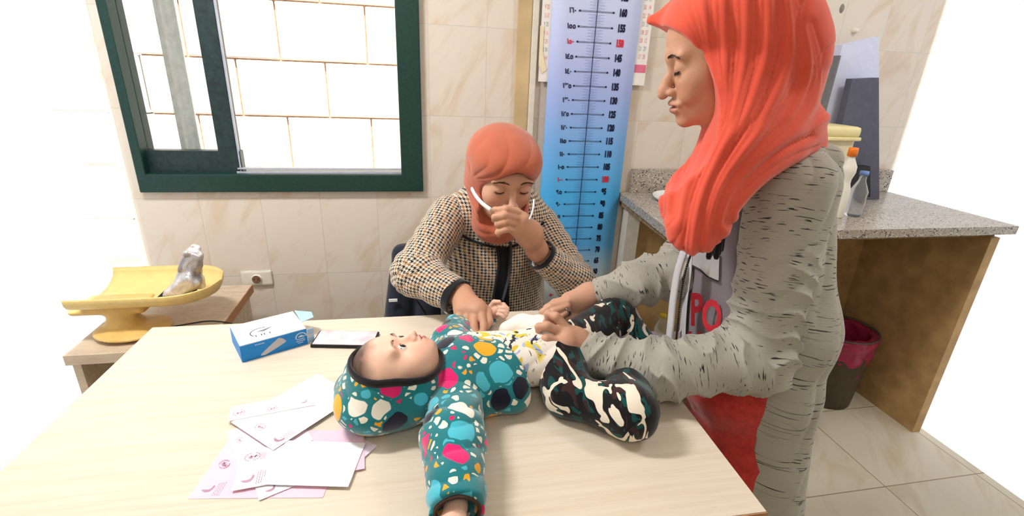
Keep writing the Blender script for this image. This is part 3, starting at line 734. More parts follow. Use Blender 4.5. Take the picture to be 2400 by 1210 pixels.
CLR = NT('cloudy_plastic', .2, .4, trans=.75, ior=1.15); CLR.col((.93,.9,.8))
for x, y, Y, capc, lab in ((1490,740,-.22,(70,160,80),'clear bottle with green cap under the counter by the camouflage knee'), (1555,738,-.22,(226,196,60),'clear bottle with yellow cap under counter beside the grey shirt edge')):
    q = atY(x, y, Y); h = (q[2]-shelfz)/.96; bottle(x, y, Y, h, .030, CLR.m, plain('cap_colour', capc, .4), lab, shelfz)
qb = atY(1955,820,-.22)
bk = empty('waste_bucket', (qb[0],-.22,0), 'dark bucket lined with a maroon bag under the counter', 'bucket')
b = B(); zt = .36; b.lathe([(0,0),(.12,0),(.145,zt),(.15,zt),(.15,zt+.006),(.142,zt+.006),(.118,.01),(0,.01)], (qb[0],-.22,0)); b.out('bucket_body', plain('brown_bucket', (96,84,70), .5, .3), bk, True)
s = SDF(); s.cap((qb[0],-.22,zt-.17), (qb[0],-.22,zt-.02), .130, .150, .02).cap((qb[0],-.22,zt-.12), (qb[0],-.22,zt+.1), .10, .13, .01, '-'); s.half((0,0,zt), (0,0,1)); s.mesh(.006, lambda V, N: .010*vnoise(V*22)+.006*vnoise(V*50))
put('bin_liner', [(s.V, s.Q)], plain('maroon_plastic_bag', (158,40,74), .35, .4, .08), bk)
q = atZ(1945,905,0); b = B(); b.box((q[0]-.04,q[1]-.02,0), (q[0]+.03,q[1]+.02,.03), .006, None)
tag(b.out('black_pedal', M_BLK), 'small black block on the floor below the maroon bag', 'block')

# ------------------------------------------------------------------ people: shared parts
def skin(name, base, rough=.5):
    t = NT(name, rough, .35, sss=.12); a = t.attr('tint').outputs['Color']; n = t.noise(t.obj(), 180, 3); n2 = t.noise(t.obj(), 30, 3)
    c = t.mix(t.m_('MULTIPLY', n, .10), a, tuple(x*.72 for x in base)); c = t.mix(t.m_('MULTIPLY', t.step(n2, .5, .7), .18), c, (base[0], base[1]*.72, base[2]*.66))
    t.col(c); t.bump(n, .12, .0006); return t.m
def paint(Vl, base, spots):
    """spots: (centre, radii, colour, strength, power) in local coordinates"""
    C = np.tile(np.array(base, float), (len(Vl), 1))
    for c, r, col, st, pw in spots:
        d = np.sqrt((((Vl-np.array(c))/np.array(r))**2).sum(1)); m = np.clip(1-d**pw, 0, 1)[:,None]*st; C = C*(1-m)+np.array(col)*m
    return C
def Rmat(fwd, up):
    f = np.array(fwd, float); f /= np.linalg.norm(f); u = np.array(up, float); u = u-f*(u@f); u /= np.linalg.norm(u); return np.stack([np.cross(f, u), f, u], 1)   # columns: right, forward, up
def head(O, R, sc=1.0, eyes='closed', kind='adult', smile=0.0, nose=1.0, ears=False, crown=1.0, jaw=1.0):
    """a head in its own frame: x to the person's right, y forward, z up, origin between the eyes' line and the ears"""
    s = SDF(); g = lambda x, y, z: O+R@(np.array([x, y, z])*sc)
    e = lambda c, r, k=.012, op='+', rot=None: s.ell(g(*c), np.array(r)*sc, R if rot is None else R@rot, k*sc, op)
    if kind == 'adult':
        e((0,-.012,.036*crown), (.074,.094*(.4+.6*crown),.078*crown)); e((0,.028,.04*crown), (.064,.062,.056*crown), .02)
        e((0,.030,-.035), (.056,.058,.072), .03); e((0,.042*jaw,-.076), (.038*jaw,.042,.032*jaw), .025); e((0,.078,-.098), (.017,.015,.014), .022)
        for q in (-1, 1):
            e((q*.036,.060,-.028), (.022,.024,.026), .025)
            e((q*.028,.079,.019), (.022,.009,.007), .022)
            e((q*.029,.100,.003), (.016,.014,.012), .022, '-')
            e((q*.031,.0755,.0), (.0150,.0145,.0125), .007)
        e((0,.086,.018), (.013,.010,.012), .012)
        s.cap(g(0,.085,.004), g(0,.104*nose+.0,-.032), .0068*sc, .0085*sc, .010*sc)
        e((0,.108*nose,-.037), (.0098,.0100,.0088), .008)
        for q in (-1, 1):
            e((q*.0125,.097,-.041), (.0075,.0095,.0070), .006)
            e((q*.0065,.101,-.0485), (.0036,.0055,.004), .003, '-')
        # muzzle and lips
        e((0,.080,-.066), (.024,.014,.020), .016)
        w = .022+.004*smile
        e((0,.0935,-.0625), (w*.9,.0085,.0048), .006); e((0,.0925,-.0735), (w*.78,.0090,.0060), .006)
        for q in (-1, 1):
            e((q*(w*.75),.087,-.066+.003*smile), (.009,.008,.004), .006)
            if smile: e((q*(w+.012),.072,-.050), (.010,.012,.012), .014)
        e((0,.1035,-.0676), (w*1.15,.012,.0016+.0012*smile), .004, '-')
        s.cap(g(0,.006,-.07), g(0,-.025,-.15), .048*sc, .050*sc, .03*sc)
    else:   # infant
        e((0,-.022,.034), (.066,.078,.064)); e((0,.022,.036), (.058,.052,.048), .02)
        e((0,.020,-.022), (.052,.050,.046), .03); e((0,.034,-.044), (.036,.034,.022), .02); e((0,.058,-.050), (.012,.010,.009), .018)
        for q in (-1, 1):
            e((q*.033,.040,-.024), (.024,.024,.023), .02)
            e((q*.026,.064,.017), (.018,.008,.006), .02)
            e((q*.026,.084,.003), (.014,.012,.010), .018, '-')
            e((q*.026,.057,.0015), (.0115,.0120,.0112), .0030)
            e((q*.026,.0735,.0005), (.0105,.006,.0038), .002, '-')
        s.cap(g(0,.068,.0), g(0,.079,-.016), .0050*sc, .0065*sc, .010*sc); e((0,.0815,-.0185), (.0076,.0076,.0062), .008)
        for q in (-1, 1):
            e((q*.0088,.0755,-.0205), (.0052,.0062,.0048), .005); e((q*.0042,.0795,-.0255), (.0022,.003,.002), .002, '-')
        e((0,.066,-.034), (.016,.010,.010), .012)
        e((0,.0745,-.0318), (.0125,.0060,.0036), .005); e((0,.0730,-.0388), (.0105,.0060,.0040), .005); e((0,.0815,-.0350), (.0145,.008,.0013), .003, '-')
        s.cap(g(0,-.006,-.045), g(0,-.025,-.085), .033*sc, .036*sc, .02*sc)
    return s, g
LIP = (.40,.09,.10)
def head_tint(Vl, kind, base, dark, lip=LIP):
    bl = (base[0], base[1]*.70, base[2]*.66)
    if kind == 'adult':
        sp = [((0,.098,-.0625), (.022,.016,.0064), lip, .8, 3), ((0,.098,-.074), (.018,.014,.0075), lip, .8, 3), ((0,.104,-.0676), (.020,.02,.0016), tuple(x*.3 for x in lip), .8, 2)]
        for q in (-1, 1):
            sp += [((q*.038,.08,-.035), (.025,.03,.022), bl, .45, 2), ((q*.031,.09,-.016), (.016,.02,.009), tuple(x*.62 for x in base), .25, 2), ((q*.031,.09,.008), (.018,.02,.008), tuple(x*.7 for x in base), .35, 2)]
        sp += [((0,.108,-.037), (.014,.02,.012), bl, .4, 2)]
        for q in (-1, 1): sp += [((q*.023,.097,.0205), (.011,.03,.0030), dark, .92, 3), ((q*.034,.094,.0225), (.012,.03,.0028), dark, .92, 3), ((q*.046,.086,.0195), (.009,.03,.0024), dark, .8, 2), ((q*.031,.09,-.0090), (.0145,.03,.0020), dark, .85, 4), ((q*.031,.09,-.0112), (.013,.03,.0030), dark, .35, 2)]
    else:
        sp = [((0,.076,-.0318), (.0120,.014,.0046), lip, .95, 4), ((0,.076,-.0390), (.0100,.014,.0052), lip, .95, 4)]
        for q in (-1, 1): sp += [((q*.036,.06,-.024), (.022,.03,.02), bl, .5, 2), ((q*.025,.072,.0195), (.015,.03,.0032), tuple(x*.12 for x in base), .8, 2)]
    return paint(Vl, base, sp)
def hairs(b, g, path, n, ln, r, dirf, seed=0, mi=0, on=None, sp_=.0007):
    """short hair strokes along a local path (brows and lashes)"""
    rr = random.Random(seed); P = spline(path, 12)
    for i in range(n):
        t = rr.random()*(len(P)-1.001); k = int(t); p = P[k]+(P[k+1]-P[k])*(t-k); d = np.array(dirf(t/(len(P)-1), rr)); d = d/np.linalg.norm(d)*ln*(.7+.6*rr.random()); p = p+np.array([rr.gauss(0,1), 0, rr.gauss(0,1)])*sp_
        a = g(*p); m = g(*(p+d*.5)); c = g(*(p+d))
        if on is not None: k2 = np.argmin(((on-a)**2).sum(1)); o_ = on[k2]-a; a = a+o_; m = m+o_; c = c+o_
        b.tube([a, m, c], [r, r*.8, r*.25], 4, mi=mi)
SK_A = srgb(206,160,134); SK_B = srgb(196,148,120); SK_C = srgb(238,194,170)
M_SKA = skin('warm_skin', SK_A); M_SKB = skin('olive_skin', SK_B); M_SKC = skin('baby_skin', SK_C)
M_HAIR = plain('dark_brown_hair', (52,36,32), .6, .3, .15, 200); M_BABYHAIR = plain('fine_brown_hair', (78,56,44), .6, .3, .15, 200)

def snap(on, p, lift=.0004):
    k = np.argmin(((on-p)**2).sum(1)); v = on[k]; return v+(CAMP-v)/np.linalg.norm(CAMP-v)*lift
def finger(s, pts, r0, k=.004):
    rs = [r0, r0*.94, r0*.86, r0*.70][:len(pts)]
    for i in range(len(pts)-1): s.cap(pts[i], pts[i+1], rs[i], rs[i+1], k)

# ------------------------------------------------------------------ cloth materials
def hound():
    t = NT('houndstooth_tweed', .9, .1, sheen=.3); a = t.sep(t.attr('pat').outputs['Vector']); cs = .0098
    x = t.m_('DIVIDE', a[0], cs); y = t.m_('DIVIDE', a[1], cs)
    fx = t.m_('LESS_THAN', t.m_('FRACT', x), .5); fy = t.m_('LESS_THAN', t.m_('FRACT', y), .5)
    tw = t.m_('LESS_THAN', t.m_('FRACT', t.m_('MULTIPLY', t.m_('ADD', x, y), 2.0)), .5)
    sel = t.m_('ADD', t.m_('MULTIPLY', fx, tw), t.m_('MULTIPLY', fy, t.m_('SUBTRACT', 1.0, tw)))
    r = t.m_('MODULO', t.m_('ADD', t.m_('FLOOR', x), t.m_('MULTIPLY', t.m_('FLOOR', t.m_('MULTIPLY', y, .5)), 1.0)), 3.0)
    br = t.m_('LESS_THAN', t.m_('ABSOLUTE', r), .5)
    dark = t.mix(br, srgb(34,32,38), srgb(146,98,48)); lt = t.mix(t.noise(t.obj(), 30, 2), srgb(232,222,206), srgb(206,190,166))
    t.col(t.mix(sel, lt, dark)); t.bump(t.noise(t.obj(), 700, 2), .2, .001); return t.m
M_HOUND = hound()
def weave(name, rgb, rgb2, rough=.85, fine=900, big=12, b=.15, sheen=.3):
    t = NT(name, rough, .15, sheen=sheen); n = t.noise(t.obj(), big, 3); t.col(t.ramp(n, [(.3, srgb(*rgb2)), (.7, srgb(*rgb))])); t.bump(t.noise(t.obj(), fine, 2), b, .0008); return t.m
M_TERRA = weave('terracotta_jersey', (186,102,76), (176,94,68)); M_CORAL = weave('coral_jersey', (228,92,70), (216,82,62))
M_DARK = weave('black_ribbed_cloth', (30,30,36), (22,22,26)); M_NAVY = weave('dark_navy_padding', (44,50,68), (34,38,52))
M_RED = weave('brick_red_jersey', (204,66,58), (176,50,46), big=60)
M_GREYT = weave('mid_grey_jersey', (134,124,130), (122,112,118)); M_LGREY = weave('light_grey_jersey', (208,208,212), (196,196,202)); M_LETTER = plain('red_lettering', (214,56,68), .7, .2)
def heather():
    t = NT('grey_slub_jersey', .85, .15, sheen=.25); a = t.attr('pat').outputs['Vector']; P = t.sep(a)
    wb = t.noise(t.comb(t.m_('MULTIPLY', P[0], 9.), t.m_('MULTIPLY', P[1], 9.), 0.), 1., 2)
    q = t.comb(t.m_('MULTIPLY', P[0], 40.), t.m_('ADD', t.m_('MULTIPLY', P[1], 300.), t.m_('MULTIPLY', wb, 9.)), t.m_('MULTIPLY', P[2], 3.))
    n = t.noise(q, 1.0, 1, .4); m = t.step(t.noise(t.comb(t.m_('MULTIPLY', P[0], 16.), t.m_('MULTIPLY', P[1], 22.), 3.), 1., 2), .40, .54)
    d = t.m_('MULTIPLY', t.step(n, .625, .66), m)
    base = t.mix(t.noise(t.comb(t.m_('MULTIPLY', P[0], 60.), t.m_('MULTIPLY', P[1], 420.), 0.), 1., 2), srgb(160,156,144), srgb(182,178,168))
    t.col(t.mix(t.m_('MULTIPLY', d, .95), base, srgb(32,34,38))); t.bump(t.noise(t.obj(), 800, 2), .15, .0008); return t.m
M_HEATH = heather()
def terrazzo():
    t = NT('heart_pebble_fleece', .95, .08, sheen=.5); P = t.obj(); wv = t.vm('ADD', P, t.vm('SCALE', t.noise(P, 22, 2, col=True), sc=.016))
    pal = [(0., srgb(244,240,226)), (.22, srgb(246,176,28)), (.40, srgb(222,34,112)), (.58, srgb(18,22,44)), (.72, srgb(74,186,206)), (.90, srgb(244,240,226))]
    pal2 = [(0., srgb(240,236,220)), (.42, srgb(72,182,200)), (.58, srgb(240,170,30)), (.72, srgb(214,34,100)), (.84, srgb(240,236,220))]
    def layer(sc_, thr, rad, pal, keep):
        v = t.vor(wv, sc_); e = t.vor(wv, sc_, 'DISTANCE_TO_EDGE'); s = t.sep(v.outputs['Color'])
        k = t.m_('LESS_THAN', s[1], keep); rd = t.step(v.outputs['Distance'], rad, rad-.03); m = t.m_('MULTIPLY', t.m_('MULTIPLY', t.step(e.outputs['Distance'], thr, thr+.03), rd), k)
        return m, t.ramp(s[0], pal, 'CONSTANT'), t.m_('MULTIPLY', k, t.m_('MULTIPLY', t.step(e.outputs['Distance'], thr*.35, thr*.5), t.step(v.outputs['Distance'], rad+.08, rad+.05)))
    base = srgb(26,120,128)
    m2, c2, _ = layer(58, .13, .50, pal2, .85); c = t.mix(m2, base, c2)
    m1, c1, ring = layer(21, .085, .50, pal, .62); c = t.mix(ring, c, base); c = t.mix(m1, c, c1); t.col(c); t.bump(t.noise(P, 500, 3), .35, .0015); return t.m
M_TERRAZ = terrazzo()
def camo():
    t = NT('camouflage_cotton', .85, .15, sheen=.2); P = t.attr('pat').outputs['Vector']; s = t.sep(P); q = t.comb(t.m_('MULTIPLY', s[0], 34.), t.m_('MULTIPLY', s[1], 15.), t.m_('MULTIPLY', s[2], 20.))
    n1 = t.noise(q, 1., 1, .4, 1.6); n2 = t.noise(t.vm('ADD', q, (7., 3., 1.)), .9, 1, .4, 1.6); n3 = t.noise(t.vm('ADD', q, (1., 13., 5.)), 1.1, 1, .4, 1.4)
    c = t.mix(t.step(n1, .56, .575), srgb(24,22,26), srgb(20,72,70)); c = t.mix(t.step(n3, .60, .615), c, srgb(58,36,36)); c = t.mix(t.step(n2, .60, .612), c, srgb(236,224,206)); t.col(c); return t.m
M_CAMO = camo()
def tee():
    t = NT('white_printed_cotton', .8, .15); P = t.attr('pat').outputs['Vector']; s = t.sep(P)
    q = t.comb(s[0], s[1], 0.0); n = t.noise(q, 26, 2, .4, 1.); n2 = t.noise(t.vm('ADD', q, (3.,1.,0.)), 30, 2, .4, 1.2); n3 = t.noise(t.vm('ADD', q, (8.,4.,0.)), 40, 2, .4, 2.)
    zx = t.m_('DIVIDE', t.m_('SUBTRACT', s[0], -.075), .085); zy = t.m_('DIVIDE', t.m_('SUBTRACT', s[1], -.985), .075)
    inz = t.step(t.m_('ADD', t.m_('MULTIPLY', zx, zx), t.m_('MULTIPLY', zy, zy)), 1.0, .8)
    c = t.mix(t.m_('MULTIPLY', inz, t.step(n, .57, .59)), srgb(246,238,226), srgb(232,206,84)); c = t.mix(t.m_('MULTIPLY', inz, t.step(n2, .60, .62)), c, srgb(176,192,222))
    c = t.mix(t.m_('MULTIPLY', inz, t.step(n3, .63, .645)), c, srgb(60,62,74)); t.col(c); return t.m
M_TEE = tee()
M_STRAP = plain('white_glossy_plastic', (238,236,240), .25, .5, .02); M_SOCKC = weave('mauve_grey_sock', (166,150,160), (150,134,146))

def fold(V, d, fr, amp, warp=.6, wf=9, seed=0):
    """long soft folds: ridges across direction d, displaced by slow noise"""
    d = np.array(d, float); d /= np.linalg.norm(d); ph = (V@d)*fr+warp*vnoise(V*wf+seed)*6; return amp*(np.abs(np.sin(ph))**.8-.6)
def arm_pat(s, pts, r=.05, up=(0,0,1)):
    U, Wv, _ = chain_uv(s.V, pts, up); return np.stack([U*r, Wv, np.zeros(len(U))], 1)
def place(px, py, D, loc, R, sc=1.0): return atD(px, py, D)-R@(np.array(loc)*sc)

# ================================================================== SEATED WOMAN
O1 = None
P1 = empty('person', (0.0,-.42,.45), 'seated woman in terracotta headscarf and houndstooth jacket holding glasses at her face', 'person')
u1 = np.array([-.04,-.10,1.]); f1 = np.array([.14,-1.0,-.36]); R1 = Rmat(f1, u1-f1*(u1@f1)/(f1@f1)+np.array([.10,0,0])); sc1 = 1.10
O1 = place(1203, 494, 1.29, (0,.117,-.037), R1, sc1)
s, g1 = head(O1, R1, sc1, kind='adult', crown=.86); s.mesh(.0015); on1 = s.V
Hs = [(s.V, s.Q)]; tint = [head_tint((s.V-O1)@R1/sc1, 'adult', SK_A, srgb(40,26,24))]
def bodyadd(parts, tints, s, base): parts.append((s.V, s.Q)); tints.append(np.tile(np.array(base), (len(s.V), 1)))
SHr = np.array([-.165,-.42,.972]); SHl = np.array([.122,-.40,.935])
ELr = atD(972, 640, 1.36); WRr = atD(1068, 694, 1.295)
ELl = atD(1352, 668, 1.46); WRl = atD(1262, 592, 1.36)
neck = O1+R1@np.array([0,-.03,-.12])
s = SDF(); s.cap(neck, (-.01,-.40,1.0), .048, .055); s.cap((-.01,-.38,.95), (-.01,-.36,.60), .105, .12, .03, sc=(1.25,1,1)); s.cap((-.01,-.36,.60), (-.01,-.34,.54), .12, .12, .03, sc=(1.25,1,1))
for SH, EL, WR in ((SHr,ELr,WRr),(SHl,ELl,WRl)): s.cap((-.01,-.39,.98), SH, .06, .05, .03).chain([SH,EL,WR], [.045,.038,.026], .02)
for q in (-1,1): s.chain([(q*.09,-.36,.52),(q*.11,-.62 if q<0 else -.62,.50),(q*.11,-.62,.10),(q*.11,-.70,.05)], [.075,.06,.04,.035], .03)
s.mesh(.006); bodyadd(Hs, tint, s, SK_A)
# her right hand, reaching down to the hood
def P(px, py, D): return atD(px, py, D)
s = SDF(); wr = P(1082,690,1.29)
s.cap(WRr, wr, .026, .025).cap(wr, P(1090,730,1.22), .027, .029, .015).cap(wr, P(1120,730,1.21), .024, .026, .015)
finger(s, [P(1080,734,1.21),P(1070,754,1.18),P(1076,770,1.165),P(1084,780,1.16)], .0098); finger(s, [P(1095,738,1.20),P(1090,766,1.17),P(1096,782,1.155),P(1102,791,1.15)], .0102)
finger(s, [P(1111,740,1.195),P(1111,770,1.162),P(1115,786,1.15),P(1119,795,1.146)], .0102); finger(s, [P(1129,738,1.19),P(1134,764,1.168),P(1132,780,1.155),P(1129,790,1.15)], .0096)
finger(s, [P(1124,710,1.225),P(1144,732,1.21),P(1147,754,1.19),P(1139,770,1.175)], .0108)
s.mesh(.0018); bodyadd(Hs, tint, s, SK_B)
# her left hand at the nose
s = SDF(); wr = P(1258,585,1.35); kn = P(1218,520,1.245)
s.cap(WRl, wr, .027, .026).cap(wr, P(1240,548,1.285), .028, .033, .02).cap(P(1240,548,1.285), P(1222,515,1.245), .031, .022, .02).cap(P(1240,550,1.285), P(1212,538,1.245), .028, .020, .02)
finger(s, [P(1218,500,1.235),P(1186,491,1.205),P(1160,493,1.215),P(1154,500,1.225)], .0098); finger(s, [P(1214,512,1.23),P(1182,505,1.20),P(1160,509,1.208),P(1158,516,1.22)], .0102)
finger(s, [P(1210,526,1.235),P(1186,520,1.205),P(1167,525,1.212),P(1167,532,1.222)], .0100); finger(s, [P(1206,541,1.24),P(1188,537,1.212),P(1168,545,1.215),P(1168,551,1.225)], .0092)
finger(s, [P(1232,518,1.262),P(1212,496,1.246),P(1196,492,1.25),P(1182,492,1.256)], .0100)
s.mesh(.0018); bodyadd(Hs, tint, s, SK_B)
body = put('body', Hs, M_SKA, P1, cols=np.concatenate(tint))
# brows and lashes
for q in (-1, 1):
    b = B(); hairs(b, g1, [(q*.015,.096,.019),(q*.030,.098,.0228),(q*.050,.088,.0185)], 110, .0055, .00022, lambda t, r, q=q: (q*.8, .1, .55-t*.7), q+5, on=on1); b.out('eyebrow', M_HAIR, P1)
    b = B(); hairs(b, g1, [(q*.019,.090,-.0075),(q*.031,.0925,-.0105),(q*.044,.086,-.0065)], 40, .0036, .00028, lambda t, r, q=q: (q*(t-.4)*.8, .7, -.55), q+9, on=on1)
    sp = spline([(q*.018,.0895,-.0070),(q*.025,.0922,-.0098),(q*.033,.0918,-.0102),(q*.0445,.0845,-.0060)], 5); b.tube([snap(on1, g1(*p)) for p in sp], [.0004]+[.0009]*(len(sp)-2)+[.0005], 6); b.out('eyelashes', M_HAIR, P1)
# headscarf
s = SDF(); e = lambda c, r, k=.02, op='+': s.ell(g1(*c), np.array(r)*sc1, R1, k, op)
e((0,-.010,.034), (.093,.104,.080)); e((0,-.02,-.03), (.088,.085,.09), .03); e((0,.035,-.085), (.073,.066,.062), .03); e((0,.03,-.14), (.066,.058,.050), .03)
e((0,.045,.056), (.070,.056,.036), .03)
e((0,.125,-.015), (.058,.100,.072), .008, '-'); e((0,.055,-.03), (.062,.055,.072), .01, '-'); e((.03,.10,-.075), (.042,.07,.05), .012, '-')
Vv = lambda V: (V-O1)@R1/sc1
def dsp(V, N):
    L = Vv(V); a = np.arctan2(L[:,0], L[:,2]+.03); r = np.sqrt(L[:,0]**2+(L[:,2]+.02)**2+(L[:,1]-.06)**2*.7)
    m = np.clip((L[:,1]+.05)/.06, 0, 1)
    fx = L[:,0]-.085; fz = L[:,2]+.012; th = np.arctan2(fz, -fx); rr_ = np.sqrt(fx*fx+fz*fz)
    d = .0040*(np.abs(np.sin(th*9+2.0*vnoise(V*12)))**.7-.6)*np.clip((L[:,2]+.005)/.02, 0, 1)*m*np.clip(1.5-rr_/.17, .25, 1)
    low = np.clip((-L[:,2]-.02)/.03, 0, 1); d += .0035*(np.abs(np.sin(L[:,2]*120+L[:,0]*50+4*vnoise(V*12)))-.6)*low
    return d+.002*vnoise(V*30)
s.mesh(.0026, dsp); put('headscarf', [(s.V, s.Q)], M_TERRA, P1)
s = SDF(); e((0,.012,.030), (.076,.080,.066)); e((0,.040,.048), (.067,.058,.040), .02); e((0,.12,-.02), (.056,.09,.072), .006, '-'); s.half(g1(0,0,-.03), -R1[:,2]); s.mesh(.003)
put('under_scarf', [(s.V, s.Q)], weave('brown_jersey', (132,74,56), (120,66,50)), P1)
# jacket
s = SDF(); s.cap((-.01,-.375,.965), (-.01,-.355,.80), .118, .130, .03, sc=(1.25,1,1)).cap((-.01,-.355,.80), (-.01,-.335,.52), .130, .145, .03, sc=(1.28,1,1))
s.cap((-.01,-.39,1.01), SHr+np.array([0,0,-.005]), .062, .062, .03).cap((-.01,-.39,1.01), SHl, .062, .06, .03)
s.cap((-.005,-.60,.98), (-.005,-.44,1.02), .045, .055, .02, '-')
s.mesh(.004, lambda V, N: .006*vnoise(V*11)+fold(V, (1,.2,.35), 34, .0022))
pat = np.stack([s.V[:,0]+.35*s.V[:,1], s.V[:,2], s.V[:,1]], 1)
jk = put('jacket', [(s.V, s.Q)], M_HOUND, P1, {'pat': pat}); jv = s
def sleeve(pts, rs, name, par, amp=.004):
    s = SDF(); s.chain(pts, rs, .03); d = pts[-1]-pts[-2]; d = d/np.linalg.norm(d); s.half(pts[-1], -d, .004) if False else None
    s.half(pts[-1], d*1.0, .004); s.cap(pts[-1]-d*.03, pts[-1]+d*.03, rs[-1]*.80, rs[-1]*.86, .004, '-')
    def dd(V, N):
        U, Wv, _ = chain_uv(V, pts); return amp*(np.abs(np.sin(Wv*62+2.2*np.sin(U)+5*vnoise(V*13)))-.55)*np.clip((Wv-.02)/.05, 0, 1)
    s.mesh(.0035, dd); return s
s = sleeve([SHr, ELr, WRr], [.064,.060,.048], '', P1)
put('sleeve', [(s.V, s.Q)], M_HOUND, jk, {'pat': arm_pat(s, [SHr,ELr,WRr], .055)})
s = sleeve([SHl, ELl, WRl+(ELl-WRl)*.10], [.062,.056,.042], '', P1)
put('sleeve', [(s.V, s.Q)], M_HOUND, jk, {'pat': arm_pat(s, [SHl,ELl,WRl], .055)})
def cuff(pt, d, r, wdt, mat, par, name='cuff', th=.004):
    d = np.array(d)/np.linalg.norm(d); s = SDF(); s.cap(pt-d*wdt*.5, pt+d*wdt*.5, r, r, .004); s.half(pt+d*wdt*.5, d); s.half(pt-d*wdt*.5, -d); s.cap(pt-d*.05, pt+d*.05, r-th, r-th, .002, '-'); s.mesh(.002); return put(name, [(s.V, s.Q)], mat, par)
cuff(WRr, WRr-ELr, .0495, .026, M_DARK, jk); cuff(WRl+(ELl-WRl)*.08, WRl-ELl, .044, .018, M_DARK, jk)
# dark collar band, opening and inner shirt
def surf(pts, off=.004, R=.2, dirn=None):
    """project pixel points on the jacket front"""
    out = []
    for px, py in pts:
        d = _ray(px, py); d = d/np.linalg.norm(d); V = jv.V-CAMP; t = V@d; q = np.linalg.norm(V-t[:,None]*d, axis=1); m = q < .006
        tt = t[m].min() if m.any() else 1.5; out.append(CAMP+d*(tt-off))
    return out
b = B(); b.tube(spline(surf([(1052,520),(1090,556),(1130,572),(1160,580)]), 5), .007, 8, .6); b.tube(spline(surf([(1200,578),(1240,560),(1275,520)]), 5), .007, 8, .6); b.out('collar_band', M_DARK, jk, True)
b = B(); b.tube(spline(surf([(1164,578),(1168,620),(1160,670),(1148,742)]), 5), .006, 8, .5); b.tube(spline(surf([(1197,578),(1192,640),(1190,690),(1192,742)]), 5), .006, 8, .5); b.out('front_band', M_DARK, jk, True)
q = surf([(1164,578),(1197,578),(1192,640),(1190,690),(1192,742),(1148,742),(1160,670),(1168,620)], .0015)
b = B(); L = spline(surf([(1166,578),(1168,620),(1160,670),(1148,742)], .002), 6); Rr = spline(surf([(1196,578),(1192,640),(1190,690),(1192,742)], .002), 6)
vs = [[b.bm.verts.new(l), b.bm.verts.new((l+r)/2+np.array([0,-.004,0])), b.bm.verts.new(r)] for l, r in zip(L, Rr)]; vb = [[b.bm.verts.new(np.array(v.co)+np.array([0,.006,0])) for v in row] for row in vs]
for i in range(len(vs)-1):
    for k in (0,1): b.bm.faces.new((vs[i][k], vs[i][k+1], vs[i+1][k+1], vs[i+1][k])); b.bm.faces.new((vb[i][k], vb[i+1][k], vb[i+1][k+1], vb[i][k+1]))
b.out('inner_shirt', M_DARK, P1, True)
b = B(); b.tube(spline(surf([(1196,566),(1198,590),(1196,620),(1190,660),(1178,705)], .012), 6), .0065, 8, .3); b.out('drawstring', plain('grey_cord', (74,74,80), .8), jk, True)
b = B(); b.tube(spline(surf([(975,700),(1000,738)], .002), 3), .005, 8, .5); b.out('pocket_trim', M_DARK, jk, True)
b = B(); s = SDF(); s.cap((-.01,-.35,.60), (-.01,-.40,.48), .14, .13, .03, sc=(1.3,1,1))
for q in (-1,1): s.chain([(q*.09,-.38,.50),(q*.12,-.60,.48),(q*.12,-.62,.10)], [.10,.085,.07], .03)
s.mesh(.008, lambda V, N: .01*vnoise(V*10)); put('skirt', [(s.V, s.Q)], M_DARK, P1)
for q in (-1,1):
    s = SDF(); s.cap((q*.12,-.61,.045), (q*.12,-.72,.035), .045, .038, .02).half((0,0,.001), (0,0,-1)); s.mesh(.005); put('shoe', [(s.V, s.Q)], M_BLK, P1)
# glasses
gls = empty('glasses', P(1200,480,1.2), 'white plastic glasses lowered under seated woman eyes, held in her left hand', 'glasses')
def strip(pts, r=.0026, fl=2.6, up=(0,0,1)):
    b = B(); b.tube(spline(pts, 6), r, 10, fl, up=up); return b
earR = g1(.070,.035,.004); 
b = strip([P(1106,443,1.262),P(1114,458,1.235),P(1127,474,1.215),P(1140,485,1.205),P(1150,492,1.20)], .0036, 1.7); b.out('temple', M_STRAP, gls, True)
b = strip([P(1251,468,1.255),P(1250,486,1.245),P(1246,502,1.24),P(1240,515,1.235)], .0024, 1.2); b.out('temple', M_STRAP, gls, True)
b = strip([P(1150,492,1.215),P(1172,502,1.222),P(1200,508,1.23),P(1240,514,1.235)], .0022, 1.2); b.out('front_frame', M_STRAP, gls, True)

# chair behind her, with padded back
chr_ = empty('padded_chair', (-.03,-.12,0), 'dark navy padded chair back behind the seated woman with a small white tag', 'chair')
s = SDF(); s.box((-.13,-.165,.62), (.225,.035,.17), .03, k=.03).cap((-.350,-.19,.50), (-.305,-.18,.74), .05, .045, .03).cap((-.24,-.20,.50), (-.22,-.19,.72), .045, .04, .02); s.mesh(.006, lambda V, N: .006*vnoise(V*16)+fold(V, (.6,0,.8), 26, .003))
put('backrest', [(s.V, s.Q)], M_NAVY, chr_)
s = SDF(); s.box((0,-.33,.43), (.21,.20,.035), .03); s.mesh(.008); put('seat', [(s.V, s.Q)], M_NAVY, chr_)
for x in (-.18,.18):
    for y in (-.50,-.14):
        b = B(); b.tube([(x,y,.40),(x,y,0)], .012, 10); b.out('leg', M_BLK, chr_, True)
b = B(); q = atY(922, 704, -.247); b.box((q[0]-.016,-.249,q[2]-.006), (q[0]+.014,-.243,q[2]+.004), .001, None); b.out('white_tag', M_WP, chr_)

